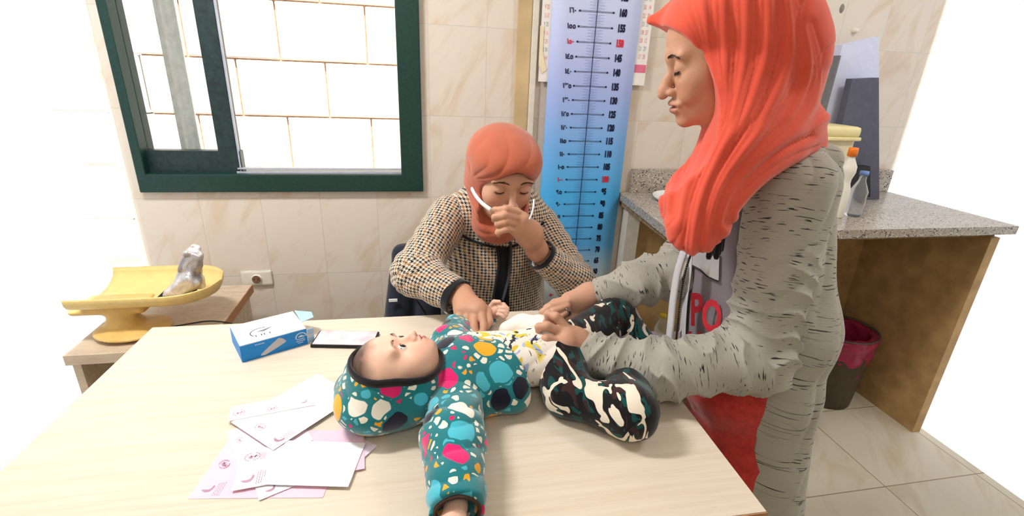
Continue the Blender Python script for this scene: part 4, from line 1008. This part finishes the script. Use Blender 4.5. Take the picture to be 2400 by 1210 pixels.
# ================================================================== STANDING WOMAN
P2 = empty('person', (.53,-.97,0), 'standing woman in coral headscarf and long grey flecked cardigan bending over the baby', 'person')
f2 = np.array([-.93,.30,-.30]); u2 = np.array([-.27,.03,.96]); R2 = Rmat(f2, u2); sc2 = 1.0; D2 = .93
O2 = place(1541, 226, D2, (0,.121,-.043), R2, sc2)
s, g2 = head(O2, R2, sc2, kind='adult', nose=1.0, smile=.7, crown=1.0, jaw=.93); s.cap(g2(0,.100,-.018), g2(0,.1120,-.043), .0062, .0078, .010)
s.ell(g2(0,.0945,-.0620), (.0165,.0085,.0050), R2, .006); s.ell(g2(0,.0935,-.0750), (.0155,.0085,.0058), R2, .006); s.ell(g2(0,.104,-.0682), (.028,.013,.0021), R2, .003, '-'); s.mesh(.0014); on2 = s.V
Hs = [(s.V, s.Q)]; tint = [head_tint((s.V-O2)@R2/sc2, 'adult', SK_B, srgb(36,24,22), (.36,.10,.10))]
NK = O2+R2@np.array([0,-.03,-.15])
SHn = P(1858,438,.965); SHf = SHn+np.array([.05,.27,-.03]); CH = (SHn+SHf)/2
ELn = P(1775,838,1.02); WRn = P(1372,818,1.075)
ELf = P(1605,632,1.20); WRf = P(1388,690,1.255)
s = SDF(); s.cap(NK, CH+np.array([0,0,.01]), .05, .07)
C1 = CH+np.array([-.02,0,-.06]); C2 = np.array([.515,-.96,.88]); C3 = np.array([.505,-.97,.72])
s.chain([C1,C2,C3], [.09,.08,.085], .03, sc=(1,1.35,1))
for SH, EL, WR in ((SHn,ELn,WRn),(SHf,ELf,WRf)): s.cap(C1, SH, .07, .05, .03).chain([SH,EL,(P(1550,868,1.02) if EL is ELn else P(1500,660,1.22)),WR], [.045,.036,.030,.025], .01)
for q in (-1,1): s.chain([(.49,-.97+q*.07,.70),(.52,-.97+q*.08,.42),(.56,-.97+q*.09,.08)], [.062,.05,.035], .03)
s.mesh(.006); bodyadd(Hs, tint, s, SK_B)
# near hand (left)
s = SDF(); wr = P(1366,814,1.075)
s.cap(WRn, wr, .027, .026).cap(wr, P(1326,786,1.06), .028, .022, .02).cap(wr, P(1322,815,1.055), .027, .021, .02).cap(P(1345,800,1.065), P(1330,800,1.05), .030, .024, .02)
finger(s, [P(1334,776,1.055),P(1303,742,1.05),P(1285,736,1.06),P(1283,748,1.07)], .0100)
finger(s, [P(1322,782,1.05),P(1282,764,1.04),P(1263,767,1.045),P(1262,778,1.055)], .0102)
finger(s, [P(1318,800,1.045),P(1280,794,1.035),P(1266,803,1.04),P(1270,812,1.05)], .0100)
finger(s, [P(1320,818,1.045),P(1286,818,1.04),P(1275,825,1.045),P(1280,831,1.055)], .0088)
finger(s, [P(1348,788,1.085),P(1316,768,1.09),P(1293,757,1.085),P(1280,754,1.08)], .0108)
s.mesh(.0018); bodyadd(Hs, tint, s, SK_A)
# far hand (right)
s = SDF(); wr = P(1381,692,1.25)
s.cap(WRf, wr, .027, .026).cap(wr, P(1335,706,1.225), .028, .024, .02).cap(wr, P(1345,730,1.235), .026, .021, .02)
finger(s, [P(1335,700,1.215),P(1300,710,1.205),P(1281,722,1.205),P(1278,738,1.21)], .0102)
finger(s, [P(1330,708,1.205),P(1292,718,1.195),P(1272,732,1.195),P(1271,747,1.20)], .0102)
finger(s, [P(1328,718,1.20),P(1298,730,1.188),P(1281,742,1.188),P(1279,754,1.195)], .0098)
finger(s, [P(1330,730,1.20),P(1312,744,1.19),P(1300,754,1.19)], .0090)
finger(s, [P(1362,730,1.235),P(1345,744,1.22),P(1322,752,1.205),P(1300,757,1.195)], .0108)
s.mesh(.0018); bodyadd(Hs, tint, s, SK_A)
put('body', Hs, M_SKB, P2, cols=np.concatenate(tint))
s = SDF(); cuffc = P(1329,731,1.192); b = B(); b.lathe([(.0098,-.0025),(.0118,-.0025),(.0118,.0025),(.0098,.0025)], cuffc, P(1320,737,1.189)-P(1335,724,1.199), 18); b.bm.faces.ensure_lookup_table()
b.out('ring', plain('dark_silver', (120,112,108), .25, .6, .1, metal=.8), P2, True)
for q in (-1, 1):
    b = B(); hairs(b, g2, [(q*.014,.098,.0195),(q*.030,.097,.0228),(q*.050,.084,.0185)], 240, .0058, .00030, lambda t, r, q=q: (q*.8, -.2, .5-t*.8), q+5, on=on2); b.out('eyebrow', M_HAIR, P2); b = B()
    hairs(b, g2, [(q*.019,.091,-.0075),(q*.031,.0925,-.0105),(q*.044,.086,-.0065)], 64, .0060, .00030, lambda t, r, q=q: (q*(t-.4)*.8, .6, -.8), q+9, on=on2)
    sp = spline([(q*.018,.0905,-.0070),(q*.025,.0932,-.0098),(q*.033,.0925,-.0102),(q*.0445,.0850,-.0060)], 5); b.tube([snap(on2, g2(*p)) for p in sp], [.0004]+[.0009]*(len(sp)-2)+[.0005], 6); b.out('eyelashes', M_HAIR, P2)
# coral headscarf
s = SDF(); e = lambda c, r, k=.02, op='+': s.ell(g2(*c), np.array(r)*sc2, R2, k, op)
e((0,-.037,.048), (.092,.115,.103)); e((0,.036,.062), (.077,.062,.052), .025); e((0,-.075,-.02), (.086,.104,.10), .04); e((0,-.01,-.07), (.080,.075,.08), .04)
for pts, ds, rs in [([(1690,180),(1680,290),(1650,370),(1600,450),(1578,500)], [.875,.875,.88,.89,.90], [.05,.036,.030,.026,.014]),
 ([(1760,200),(1735,320),(1690,400),(1640,490),(1608,560)], [.87,.865,.865,.865,.875], [.055,.050,.042,.034,.020]),
 ([(1850,200),(1805,305),(1745,380),(1685,462),(1640,560)], [.90,.885,.875,.87,.875], [.050,.045,.038,.030,.020]),
 ([(1890,285),(1850,320),(1790,368),(1725,420)], [.93,.905,.89,.89], [.032,.030,.028,.020]),
 ([(1912,335),(1880,328),(1838,345)], [.955,.93,.92], [.012,.016,.014]),
 ([(1700,330),(1650,400),(1620,470),(1608,540)], [.94,.94,.94,.94], [.04,.045,.04,.02])]:
    q = spline([P(x, y, d) for (x, y), d in zip(pts, ds)], 3); rr = np.interp(np.linspace(0, 1, len(q)), np.linspace(0, 1, len(rs)), rs); s.chain(q, list(rr), .03)
s.ell(NK+np.array([.0,0,-.01]), (.07,.075,.07), None, .04)
s.cap(P(1528,52,.925), P(1565,60,.915), .004, .014, .02).cap(P(1531,50,.925), P(1610,28,.915), .005, .036, .03)
e((0,.18,-.055), (.30,.15,.16), .005, '-'); e((0,.06,-.02), (.058,.047,.08), .006, '-')
FL = [[(1545,60),(1600,110),(1640,160),(1662,230),(1660,300),(1640,360),(1600,430),(1565,510)], [(1617,8),(1640,80),(1655,150),(1680,220),(1682,300),(1655,370),(1615,450),(1590,560)],
 [(1668,-20),(1672,100),(1678,180),(1692,240),(1680,320),(1650,390),(1618,480),(1604,590)], [(1715,-20),(1722,100),(1715,200),(1700,290),(1668,380),(1640,460),(1622,600)],
 [(1775,-20),(1772,100),(1750,200),(1715,310),(1675,420),(1648,510),(1638,600)], [(1825,-20),(1825,110),(1795,210),(1745,320),(1695,430),(1668,500),(1655,580)],
 [(1862,-10),(1878,120),(1850,220),(1790,325),(1722,430),(1690,490),(1668,540)], [(1898,60),(1918,165),(1895,240),(1830,320),(1760,405),(1715,460)], [(1930,170),(1922,250),(1865,320),(1800,385),(1745,440)], [(1935,300),(1890,335),(1830,380),(1780,425)]]
FM = [[(1600,250),(1585,330),(1560,400),(1550,500)], [(1640,300),(1612,370),(1588,430),(1578,500)], [(1692,290),(1655,370),(1625,445),(1608,520),(1600,600)], [(1760,285),(1705,370),(1668,445),(1648,520),(1640,605)],
 [(1840,280),(1770,355),(1708,430),(1682,495),(1668,570)], [(1905,318),(1835,355),(1765,408),(1718,465),(1700,520)], [(1950,380),(1880,390),(1800,440),(1740,500)]]
FLs = [np.array(spline([np.array([*p, 0.]) for p in c], 8))[:,:2] for c in FL]
FMs = [np.array(spline([np.array([*p, 0.]) for p in c], 8))[:,:2] for c in FM]
def flow(V, FLs=FLs):
    C = (V-CAMP)@CR; X = np.stack([1200+FPX*C[:,0]/C[:,1], 605-FPX*C[:,2]/C[:,1]], 1); D = []
    for c in FLs:
        d = np.full(len(V), 1e9)
        for a, b_ in zip(c, c[1:]):
            ab = b_-a; t = np.clip(((X-a)@ab)/(ab@ab), 0, 1); d = np.minimum(d, ((X-a-t[:,None]*ab)**2).sum(1))
        D.append(np.sqrt(d))
    D = np.array(D); o = np.argsort(D, 0)[:2]; d0 = np.take_along_axis(D, o[:1], 0)[0]; d1 = np.take_along_axis(D, o[1:2], 0)[0]
    return (o[0]*d1+o[1]*d0)/(d0+d1+1e-6), np.clip((d0+d1-14)/46, .16, 1), X[:,1]
def dsp2(V, N):
    ps, sp, py = flow(V); pm, sm, _ = flow(V, FMs); lo = np.clip((py-270)/70, 0, 1); L = (V-O2)@R2/sc2; am = (.15+.85*np.clip((.085-L[:,1])/.06, 0, 1))*sp
    r1 = 1-np.abs(np.sin(math.pi*ps*1.0+.5*vnoise(V*8)))**.7; r2 = 1-np.abs(np.sin(math.pi*ps*2.0+1.3+.9*vnoise(V*7+4)))**.8
    w1 = 1-np.abs(np.sin(math.pi*pm+.35*vnoise(V*8)))**.6; w2 = 1-np.abs(np.sin(math.pi*pm*2+.9+.8*vnoise(V*7+4)))**.8
    return (1-lo)*am*(-.0085*r1-.0032*r2+.003)+lo*np.clip(sm*1.2,.3,1)*(-.014*w1-.0045*w2+.005)+.002*vnoise(V*26)
s.mesh(.0026, dsp2); put('headscarf', [(s.V, s.Q)], M_CORAL, P2)
s = SDF(); e((0,.0,.045), (.078,.085,.072)); e((0,.045,.055), (.062,.050,.036), .02); e((0,.18,-.055), (.30,.155,.165), .005, '-'); s.mesh(.004); put('under_scarf', [(s.V, s.Q)], weave('dark_red_jersey', (176,30,40), (160,24,34)), P2)
# red tunic and grey top
s = SDF(); CF = np.array([-.045,0,0])
s.chain([C1+CF,C2+CF,C3+CF], [.108,.102,.104], .03, sc=(1,1.35,1)); s.cap(C3, (.53,-.99,.30), .104, .115, .03, sc=(1,1.35,1))
s.half((0,0,.80), (.0,0,1)); s.mesh(.005, lambda V, N: fold(V, (.3,1,.1), 26, .004)+.006*vnoise(V*9)); put('red_tunic', [(s.V, s.Q)], M_RED, P2)
s = SDF(); s.chain([C1+CF*.5,C2+CF,C3+CF], [.100,.105,.105], .03, sc=(1,1.22,1)); s.cap(C1, SHn, .075, .05, .03).cap(C1, SHf, .075, .05, .03); s.half((0,0,.80), (0,0,-1)); s.mesh(.004, lambda V, N: .004*vnoise(V*14)+fold(V, (.2,1,.1), 30, .002))
put('grey_top', [(s.V, s.Q)], M_GREYT, P2); tv = s
for q in (-1,1):
    s = SDF(); s.chain([(.52,-.97+q*.08,.45),(.56,-.97+q*.09,.10)], [.074,.060], .02); s.mesh(.006, lambda V, N: .008*vnoise(V*14)); put('trouser_leg', [(s.V, s.Q)], M_DARK, P2)
    s = SDF(); s.cap((.58,-.97+q*.09,.04), (.46,-.97+q*.09,.035), .042, .038, .02).half((0,0,.001), (0,0,-1)); s.mesh(.005); put('shoe', [(s.V, s.Q)], M_BLK, P2)
# cardigan: open coat
s = SDF(); K = np.array([.030,-.005,0])
s.chain([C1+K,C2+K,C3+K], [.122,.116,.116], .03, sc=(1,1.42,1)); s.cap(C3+K, (.585,-.99,.28), .116,.128, .03, sc=(1,1.42,1))
s.cap(C1, SHn, .09, .074, .04).cap(C1, SHf, .09, .07, .04).cap(NK+np.array([.04,0,-.04]), C1+K, .06, .10, .04)
F1 = np.array([.415,-.96,1.10]); F2 = np.array([.425,-.96,.62]); nrm = np.cross(F2-F1, np.array([0,1,0])); nrm = nrm if nrm[0] < 0 else -nrm
s.chain([P(1835,362,.92),P(1885,352,.94),P(1935,375,.965),P(1952,420,.99)], [.016,.024,.024,.016], .02)
s.half(F1, nrm, .006)
s.chain([C1+CF*.5+(-.05,0,.05),C2+CF*.4+(-.05,0,0),C3+(-.05,0,0),np.array([.50,-.99,.2])], [.108,.104,.104,.112], .004, '-', sc=(1,1.25,1))
s.half((0,0,.30), (0,0,-1))
def dk(V, N): return fold(V, (.80,.45,-.25), 46, .008, .8, 5)+.012*vnoise(V*6)+.003*vnoise(V*24)
s.mesh(.0042, dk); pat = np.stack([s.V[:,0]*.6+s.V[:,1]*.9, s.V[:,2]+.12*s.V[:,0], s.V[:,1]], 1)
cg = put('cardigan', [(s.V, s.Q)], M_HEATH, P2, {'pat': pat})
def sleeve2(pts, rs, h=.0030, amp=.011):
    s = SDF(); s.chain(pts, rs, .035); d = pts[-1]-pts[-2]; d = d/np.linalg.norm(d); s.half(pts[-1], d, .004); s.cap(pts[-1]-d*.03, pts[-1]+d*.03, rs[-1]*.82, rs[-1]*.88, .004, '-')
    def dd(V, N):
        U, Wv, _ = chain_uv(V, pts); L = sum(np.linalg.norm(b-a) for a, b in zip(pts, pts[1:])); m = np.clip((Wv-.10)/.12, 0, 1)*np.clip((L-Wv-.012)/.03, .1, 1)
        return amp*m*(1-np.abs(np.sin(Wv*58+2.2*np.sin(U+Wv*11)+6*vnoise(V*11)))**.7-.3)+.004*vnoise(V*20)+np.clip((.34-Wv)/.12,0,1)*fold(V, (.85,.1,-.5), 50, .0065, .9, 6)+.006*(1-m)*vnoise(V*9)
    s.mesh(h, dd); U, Wv, _ = chain_uv(s.V, pts); return s, np.stack([U*.06, Wv, np.zeros(len(U))], 1)
s, pt = sleeve2([SHn, ELn, P(1550,868,1.02), P(1360,822,1.075)], [.080,.066,.056,.044]); 
put('sleeve', [(s.V, s.Q)], M_HEATH, cg, {'pat': pt})
s, pt = sleeve2([SHf, ELf, P(1500,660,1.22), P(1398,688,1.25)], [.075,.060,.052,.034], .0036)
put('sleeve', [(s.V, s.Q)], M_HEATH, cg, {'pat': pt})
def surf2(sv, pts, off=.003):
    out = []
    for px, py in pts:
        d = _ray(px, py); d = d/np.linalg.norm(d); V = sv.V-CAMP; t = V@d; q = np.linalg.norm(V-t[:,None]*d, axis=1); m = q < .008
        tt = t[m].min() if m.any() else None; out.append(None if tt is None else CAMP+d*(tt-off))
    g = [o for o in out if o is not None]; tm = np.mean([np.linalg.norm(o-CAMP) for o in g]) if g else 1.1
    return [o if o is not None else CAMP+_ray(px,py)/np.linalg.norm(_ray(px,py))*tm for o, (px, py) in zip(out, pts)]
# far front edge of the cardigan with its zip
b = B(); q = spline([P(1603,590,1.06),P(1588,640,1.07),P(1578,700,1.08),P(1572,760,1.09),P(1568,800,1.10)], 6); b.tube(q, .012, 10, .45, up=(1,0,0)); b.out('front_edge', M_LGREY, cg, True)
b = B(); q2 = [p+np.array([.010,-.012,0]) for p in q]
for i in range(0, len(q2)-1): 
    for t in (.0,.5): c = q2[i]*(1-t)+q2[i+1]*t; b.box(c-.0017, c+.0017, 0)
tag(b.out('zip', M_DARK, cg), kind=None)
# light grey yoke, edge band and red lettering on the top
def patch(La, Lb, name, mat, par, off=.003, n=5, sv=None):
    sv = sv or tv; A = spline([np.array([*p,0.]) for p in La], n); C = spline([np.array([*p,0.]) for p in Lb], n); b = B(); rows = []; back = []
    for p, q in zip(A, C):
        pts = surf2(sv, [tuple((p+(q-p)*t)[:2]) for t in (0,.33,.66,1)], off); rows.append([b.bm.verts.new(v) for v in pts]); back.append([b.bm.verts.new(v-(CAMP-v)/np.linalg.norm(CAMP-v)*.002) for v in pts])
    for i in range(len(rows)-1):
        for k in range(3): b.bm.faces.new((rows[i][k], rows[i][k+1], rows[i+1][k+1], rows[i+1][k])); b.bm.faces.new((back[i][k], back[i+1][k], back[i+1][k+1], back[i][k+1]))
    return b.out(name, mat, par, True)
patch([(1606,596),(1604,640),(1598,700),(1594,750),(1590,800)], [(1622,598),(1620,640),(1612,700),(1608,750),(1606,800)], 'edge_band', M_LGREY, P2, .004)
patch([(1622,590),(1640,590),(1660,592),(1686,596)], [(1622,622),(1640,632),(1658,648),(1684,660)], 'yoke', weave('pale_heather', (186,184,184), (172,170,172)), P2, .003)
b = B(); b.tube(spline(surf2(tv, [(1622,622),(1640,632),(1658,648),(1684,660)], .004), 5), .0016, 6); b.out('seam_line', M_DARK, P2, True)
b = B(); nn_ = -CR[:,1]+CR[:,0]*-.25; xr = CR[:,0]-CR[:,1]*.25
for ch_, x, y, sz in (('P',1632,730,.100),('O',1668,745,.095),('H',1628,812,.08)):
    dd_ = min(float((p-CAMP)@CR[:,1]) for p in surf2(tv, [(x-10,y),(x,y),(x+10,y),(x,y+18),(x,y-18)], .004)); add_text(b, ch_, sz, frame(P(x, y, dd_-.001), xr, nn_), .003, .52)
b.out('red_lettering', M_LETTER, P2)
b = B()
for k_ in range(7):
    b.tube(spline([P(1708-5*k_*.6,465+4*k_,.955),P(1702-6*k_*.6,510+3*k_,.965+.003*k_),P(1694-5*k_,560,.975),P(1690-6*k_,590+9*(k_%3),.985)], 5), [.008]*10+[.006]*5+[.004], 7, .7)
b.out('dark_knitted_scarf_end', M_DARK, P2, True)

# ================================================================== BABY
P3 = empty('person', (-.12,-.97,.75), 'baby in heart-patterned teal hoodie and camouflage trousers lying on its back on the desk', 'person')
f3 = np.array([.10,.22,1.0]); u3 = np.array([-1.0,-.03,.10]); R3 = Rmat(f3, u3); sc3 = 1.0
O3 = place(942, 810, .900, (.026,.069,.002), R3, sc3)
s, g3 = head(O3, R3, sc3, kind='infant'); s.mesh(.0014); on3 = s.V
Vl = (s.V-O3)@R3/sc3; tc = head_tint(Vl, 'infant', SK_C, 0, (.50,.13,.15))
hm = np.clip((Vl[:,2]-.040-.08*np.maximum(Vl[:,1],0)+.012*vnoise(s.V*60))/.03, 0, 1)[:,None]*.94; tc = tc*(1-hm)+np.array(srgb(58,40,32))*hm
Hs = [(s.V, s.Q)]; tint = [tc]
Bc = np.array([-.182,-1.005,.815]); Bh = np.array([.025,-.972,.812])
s = SDF(); s.cap(g3(0,-.01,-.06), Bc, .034, .05, .03); s.cap(Bc, Bh, .052, .052, .02, sc=(1,1.25,1))
SHa = np.array([-.20,-1.075,.80]); ELa = atZ(1062,1035,.805); WRa = atZ(1068,1188,.800); SHb = np.array([-.19,-.92,.81]); ELb = np.array([-.135,-.77,.785]); WRb = P(1152,742,1.35)
HPa = atZ(1328,925,.792); KNa = atZ(1478,965,.803); ANa = atZ(1462,845,.79); HPb = atZ(1322,828,.815); KNb = P(1442,738,1.235); ANb = atZ(1500,800,.785)
s.cap(Bc, SHa, .04, .03, .02).cap(Bc, SHb, .04, .03, .02).chain([SHa,ELa,WRa], [.030,.026,.018], .02).chain([SHb,ELb,WRb], [.030,.025,.017], .02)
s.chain([HPa,KNa,ANa], [.026,.028,.020], .01).chain([HPb,KNb,ANb], [.036,.030,.020], .01)
s.mesh(.005); bodyadd(Hs, tint, s, SK_C)
# near fist
s = SDF(); h0 = atZ(1064,1212,.798); dn = (h0-WRa)/np.linalg.norm(h0-WRa); lat = np.array([1.,0,0])
s.cap(WRa, h0, .018, .017).ell(h0+dn*.016, (.021,.022,.012), None, .01)
for i in range(4):
    b0 = h0+dn*.030+lat*(.015-.010*i); s.chain([b0, b0+dn*.014+np.array([0,0,.003]), b0+dn*.018+np.array([0,0,-.008]), b0+dn*.006+np.array([0,0,-.012])], [.0056,.0054,.005,.0045], .002)
s.chain([h0+lat*(-.015)+dn*.006, h0+lat*(-.026)+dn*.020, h0+lat*(-.022)+dn*.032], [.007,.0062,.005], .004)
s.mesh(.0018); bodyadd(Hs, tint, s, SK_C)
# far hand, small curled fingers
s = SDF(); h1 = P(1163,726,1.30); s.cap(WRb, h1, .018, .019).ell(P(1160,726,1.30), (.019,.017,.014), None, .01)
for i, pts in enumerate([[(1168,715),(1180,714),(1189,723),(1190,732)],[(1170,722),(1182,722),(1188,731),(1187,740)],[(1170,730),(1180,731),(1185,739),(1183,745)],[(1166,737),(1175,740),(1179,745)]]):
    finger(s, [P(x, y, 1.285-.004*i) for x, y in pts], .0062-.0004*i, .002)
finger(s, [P(1150,718,1.29),P(1158,708,1.285),P(1170,708,1.28)], .0066, .003)
s.mesh(.0016); bodyadd(Hs, tint, s, SK_C)
body = put('body', Hs, M_SKC, P3, cols=np.concatenate(tint))
# open dark eyes, brows, lashes
M_EYEW = plain('eye_white', (236,232,228), .15, .6, .01); M_IRIS = plain('dark_brown_iris', (34,22,18), .1, .7, .05)
for q in (-1,1):
    b = B(); c = g3(q*.026,.0605,.0012); r = .0102*sc3; gz = R3@np.array([.10,1.0,-.12]); gz = gz/np.linalg.norm(gz)
    prof = [(r*math.sin(a), r*math.cos(a)) for a in [i*math.pi/20 for i in range(0,15)]]
    b.lathe([(max(p[0],0), p[1]) for p in prof], c, gz, 28); n = 0
    for f in b.bm.faces:
        d = (f.calc_center_median()-Vector(c)).normalized().dot(Vector(gz)); f.material_index = 1 if d > .845 else 0
    b.out('eyeball', [M_EYEW, M_IRIS], P3, True)
for q in (-1, 1):
    b = B(); hairs(b, g3, [(q*.013,.073,.0175),(q*.024,.074,.0215),(q*.038,.066,.0175)], 90, .0036, .00017, lambda t, r, q=q: (q*.8,.1,.4-t*.6), q+5, on=on3, sp_=.0009); b.out('eyebrow', M_BABYHAIR, P3)
    b = B(); hairs(b, g3, [(q*.0165,.0705,.0040),(q*.026,.0735,.0062),(q*.0355,.067,.0035)], 26, .0030, .00022, lambda t, r, q=q: (q*(t-.4), .9, .35), q+9, on=on3)
    sp = spline([(q*.0160,.0700,.0030),(q*.021,.0725,.0050),(q*.027,.0730,.0055),(q*.0365,.0665,.0025)], 5); b.tube([snap(on3, g3(*p)) for p in sp], [.0003]+[.0007]*(len(sp)-2)+[.0004], 6); b.out('eyelashes', M_HAIR, P3)
# hoodie body: open on the far side, near flap lying over the belly
s = SDF(); s.cap(Bc+np.array([-.015,-.012,-.002]), Bh+np.array([-.035,-.012,-.006]), .063, .060, .02, sc=(1,1.36,1)).cap(Bc, SHa, .05, .052, .03).cap(Bc, SHb+np.array([0,.0,0]), .05, .048, .03)
s.cap(atZ(1035,925,.79), atZ(1200,925,.785), .045, .036, .03)
P1_ = P(1066,762,1.14); P2_ = P(1250,965,.985); Pm = (P1_+P2_)/2+np.array([.0,.0,-.08]); nn = np.cross(P2_-P1_, Pm-P1_); nn = nn/np.linalg.norm(nn); nn = nn if nn[0] > 0 else -nn
s.half(P1_, nn, .006); s.half((0,0,.7512), (0,0,-1))
# lifted front edge pulled up by the woman's fingers
s.chain([P(1040,800,1.09),P(1066,775,1.15),P(1088,762,1.20),P(1108,772,1.225)], [.026,.022,.016,.010], .03); s.chain([P(1090,772,1.17),P(1130,810,1.12),P(1175,855,1.07)], [.012,.012,.012], .02)
s.chain([P(1068,770,1.16),P(1062,756,1.20),P(1072,748,1.235)], [.016,.012,.009], .02)
s.half((0,0,.7512), (0,0,-1)) 
s.mesh(.0028, lambda V, N: .005*vnoise(V*16)+fold(V, (.8,.5,.2), 38, .0028, .7, 9))
hd = put('hoodie', [(s.V, s.Q)], M_TERRAZ, P3)
def sleeve3(pts, rs, name='sleeve'):
    s = SDF(); s.chain(pts, rs, .025); d = pts[-1]-pts[-2]; d /= np.linalg.norm(d); s.half(pts[-1], d, .004); s.cap(pts[-1]-d*.02, pts[-1]+d*.03, rs[-1]*.72, rs[-1]*.80, .004, '-'); s.half((0,0,.7512), (0,0,-1))
    def dd(V, N):
        U, Wv, _ = chain_uv(V, pts); return .0042*(np.abs(np.sin(Wv*58+1.8*np.sin(U)+4*vnoise(V*14)))**.8-.55)*np.clip((Wv-.02)/.04, 0, 1)+.003*vnoise(V*22)
    s.mesh(.0028, dd); V = s.V; V[:,2] = np.maximum(V[:,2], .7508); return put(name, [(V, s.Q)], M_TERRAZ, hd)
E1 = atZ(1072,1200,.800)
sleeve3([SHa, ELa, E1], [.052,.050,.041]); sleeve3([SHb+np.array([0,0,-.012]), ELb, WRb], [.036,.030,.024])
dcu = E1-ELa; cuff(E1+dcu/np.linalg.norm(dcu)*.000, dcu, .0345, .012, plain('brown_knit_cuff', (74,58,50), .9, .1, .1), hd, 'cuff', .005)
# hood: bowl behind the head with dark trim
M_TRIM = weave('charcoal_fleece_trim', (36,34,38), (26,24,28), .95, 500, 20, .4)
T1, T2, T3 = atZ(800,800,.885), atZ(932,886,.868), atZ(1020,834,.868)
pn = np.cross(T2-T1, T3-T1); pn = pn/np.linalg.norm(pn); pn = pn if pn[2] > 0 else -pn
s = SDF(); s.ell(g3(0,-.022,.034), np.array([.0745,.087,.0735])*sc3, R3, .02); s.ell(g3(0,.005,-.020), np.array([.066,.062,.058])*sc3, R3, .02)
s.ell(g3(.012,-.055,.050), (.066,.044,.068), R3, .02); s.ell(atZ(872,905,.80), (.072,.050,.038), None, .03); s.cap(atZ(955,925,.80), g3(0,-.03,-.03), .045, .06, .03); s.cap(atZ(955,935,.80), Bc, .045, .05, .03)
s.half((0,0,.7512), (0,0,-1))
# rim where the hood fabric ends, found in the opening plane
Cn = (T1+T2+T3)/3+np.array([.0,.02,0]); Cn = Cn-pn*((Cn-T1)@pn); ax1 = np.array([1.,0,0]); ax1 -= pn*(ax1@pn); ax1 /= np.linalg.norm(ax1); ax2 = np.cross(pn, ax1); loop = []
for i in range(64):
    a = 2*math.pi*i/64; d = ax1*math.cos(a)+ax2*math.sin(a); ts = np.linspace(.02, .2, 240); F = s.ev(Cn+ts[:,None]*d); k_ = np.argmax(F > 0) if (F > 0).any() else 239; loop.append(Cn+d*(ts[k_]-.002))
s.half(T1, pn, .004); s.ell(g3(0,-.022,.034), np.array([.0685,.081,.0675])*sc3, R3, .004, '-'); s.ell(g3(0,.010,-.022), np.array([.058,.060,.054])*sc3, R3, .01, '-')
s.mesh(.0028, lambda V, N: .006*vnoise(V*15)+fold(V, (.5,.3,.8), 34, .003, .8, 8)); hood = put('hood', [(s.V, s.Q)], M_TERRAZ, hd)
lp = [p+pn*.001+ .0012*vnoise(np.array([p*40]))[0] for p in loop]
b = B(); lp = lp+[lp[0]]; b.tube(lp, .0048, 10, 1.9, cap=False, up=pn); b.out('trim', M_TRIM, hood, True)
b = B(); rr = random.Random(4)
for i in range(2600):
    a = rr.uniform(-1.2,1.2); t = rr.uniform(.0,1); x = .060*math.sin(a)*(.75+.25*t); z = .052+.040*t*math.cos(a*.7)
    y = math.sqrt(max(0, 1-(x/.066)**2-((z-.034)/.064)**2))*.078-.022
    if z > .094 or y < -.02: continue
    d = np.array([x*4+rr.gauss(0,.25), .25, -.8]); d /= np.linalg.norm(d); p = np.array([x, y+.001, z]); L = .007+rr.random()*.007
    if (g3(*p)-T1)@pn < .006: continue
    b.tube([g3(*p), g3(*(p+d*L*.5+np.array([0,.0015,0]))), g3(*(p+d*L))], [.00028,.00024,.0001], 3)
b.out('fine_hair', M_BABYHAIR, P3)
# white printed shirt
s = SDF(); s.cap(Bc+np.array([.02,.02,0]), Bh+np.array([.015,.0,.0]), .058, .056, .02, sc=(1,1.32,1)); s.cap(Bh+np.array([.0,.02,0]), Bh+np.array([.045,.0,-.01]), .054, .040, .03, sc=(1,1.25,1))
s.chain([P(1190,775,1.20),P(1225,762,1.20),P(1262,760,1.17),P(1282,765,1.11)], [.022,.020,.014,.008], .03)
s.half(Bh+np.array([.055,0,0]), (1,.15,.0), .01); s.half((0,0,.7512), (0,0,-1))
s.mesh(.003, lambda V, N: .004*vnoise(V*15)+fold(V, (.55,-.8,.0), 60, .0032, .8, 8)*np.clip((V[:,0]+.10)/.08, .15, 1))
pat = np.stack([s.V[:,0], s.V[:,1], s.V[:,2]], 1); put('printed_shirt', [(s.V, s.Q)], M_TEE, P3, {'pat': pat})
# camouflage trousers
s = SDF(); s.cap(Bh+np.array([.0,-.01,-.004]), (HPa+HPb)/2, .052, .046, .03, sc=(1,1.35,1)); s.chain([HPa,KNa,ANa], [.039,.047,.038], .025); s.chain([HPb,KNb,ANb], [.056,.046,.034], .025)
s.cap(Bh+np.array([-.01,-.03,-.01]), HPa, .044, .039, .03); s.half((0,0,.7512), (0,0,-1))
def dc(V, N): return .005*vnoise(V*15)+fold(V, (.9,.2,.3), 42, .0024, .8, 9)
s.mesh(.003, dc); pat = np.stack([s.V[:,0]+.1*s.V[:,2], s.V[:,1], s.V[:,2]*1.0], 1); put('camouflage_trousers', [(s.V, s.Q)], M_CAMO, P3, {'pat': pat})
for pts, nm in (([ANb, atZ(1528,803,.775), atZ(1560,806,.772)], 'sock'), ([ANa, atZ(1450,822,.785), atZ(1452,800,.79)], 'sock')):
    s = SDF(); s.chain(pts, [.026,.024,.017], .015); s.half((0,0,.7512), (0,0,-1)); s.mesh(.003); put(nm, [(s.V, s.Q)], M_SOCKC, P3)
# scrap of white dressing pinched by the standing woman
b = B(); q = [P(1280,748,1.075),P(1292,752,1.08),P(1291,765,1.06),P(1278,770,1.05),P(1268,765,1.05)]; b.prism(q, CR[:,1], .001)
tag(b.out('dressing_scrap', M_WP), 'tiny white scrap of dressing pinched between the fingers of both hands of the standing woman', 'dressing')
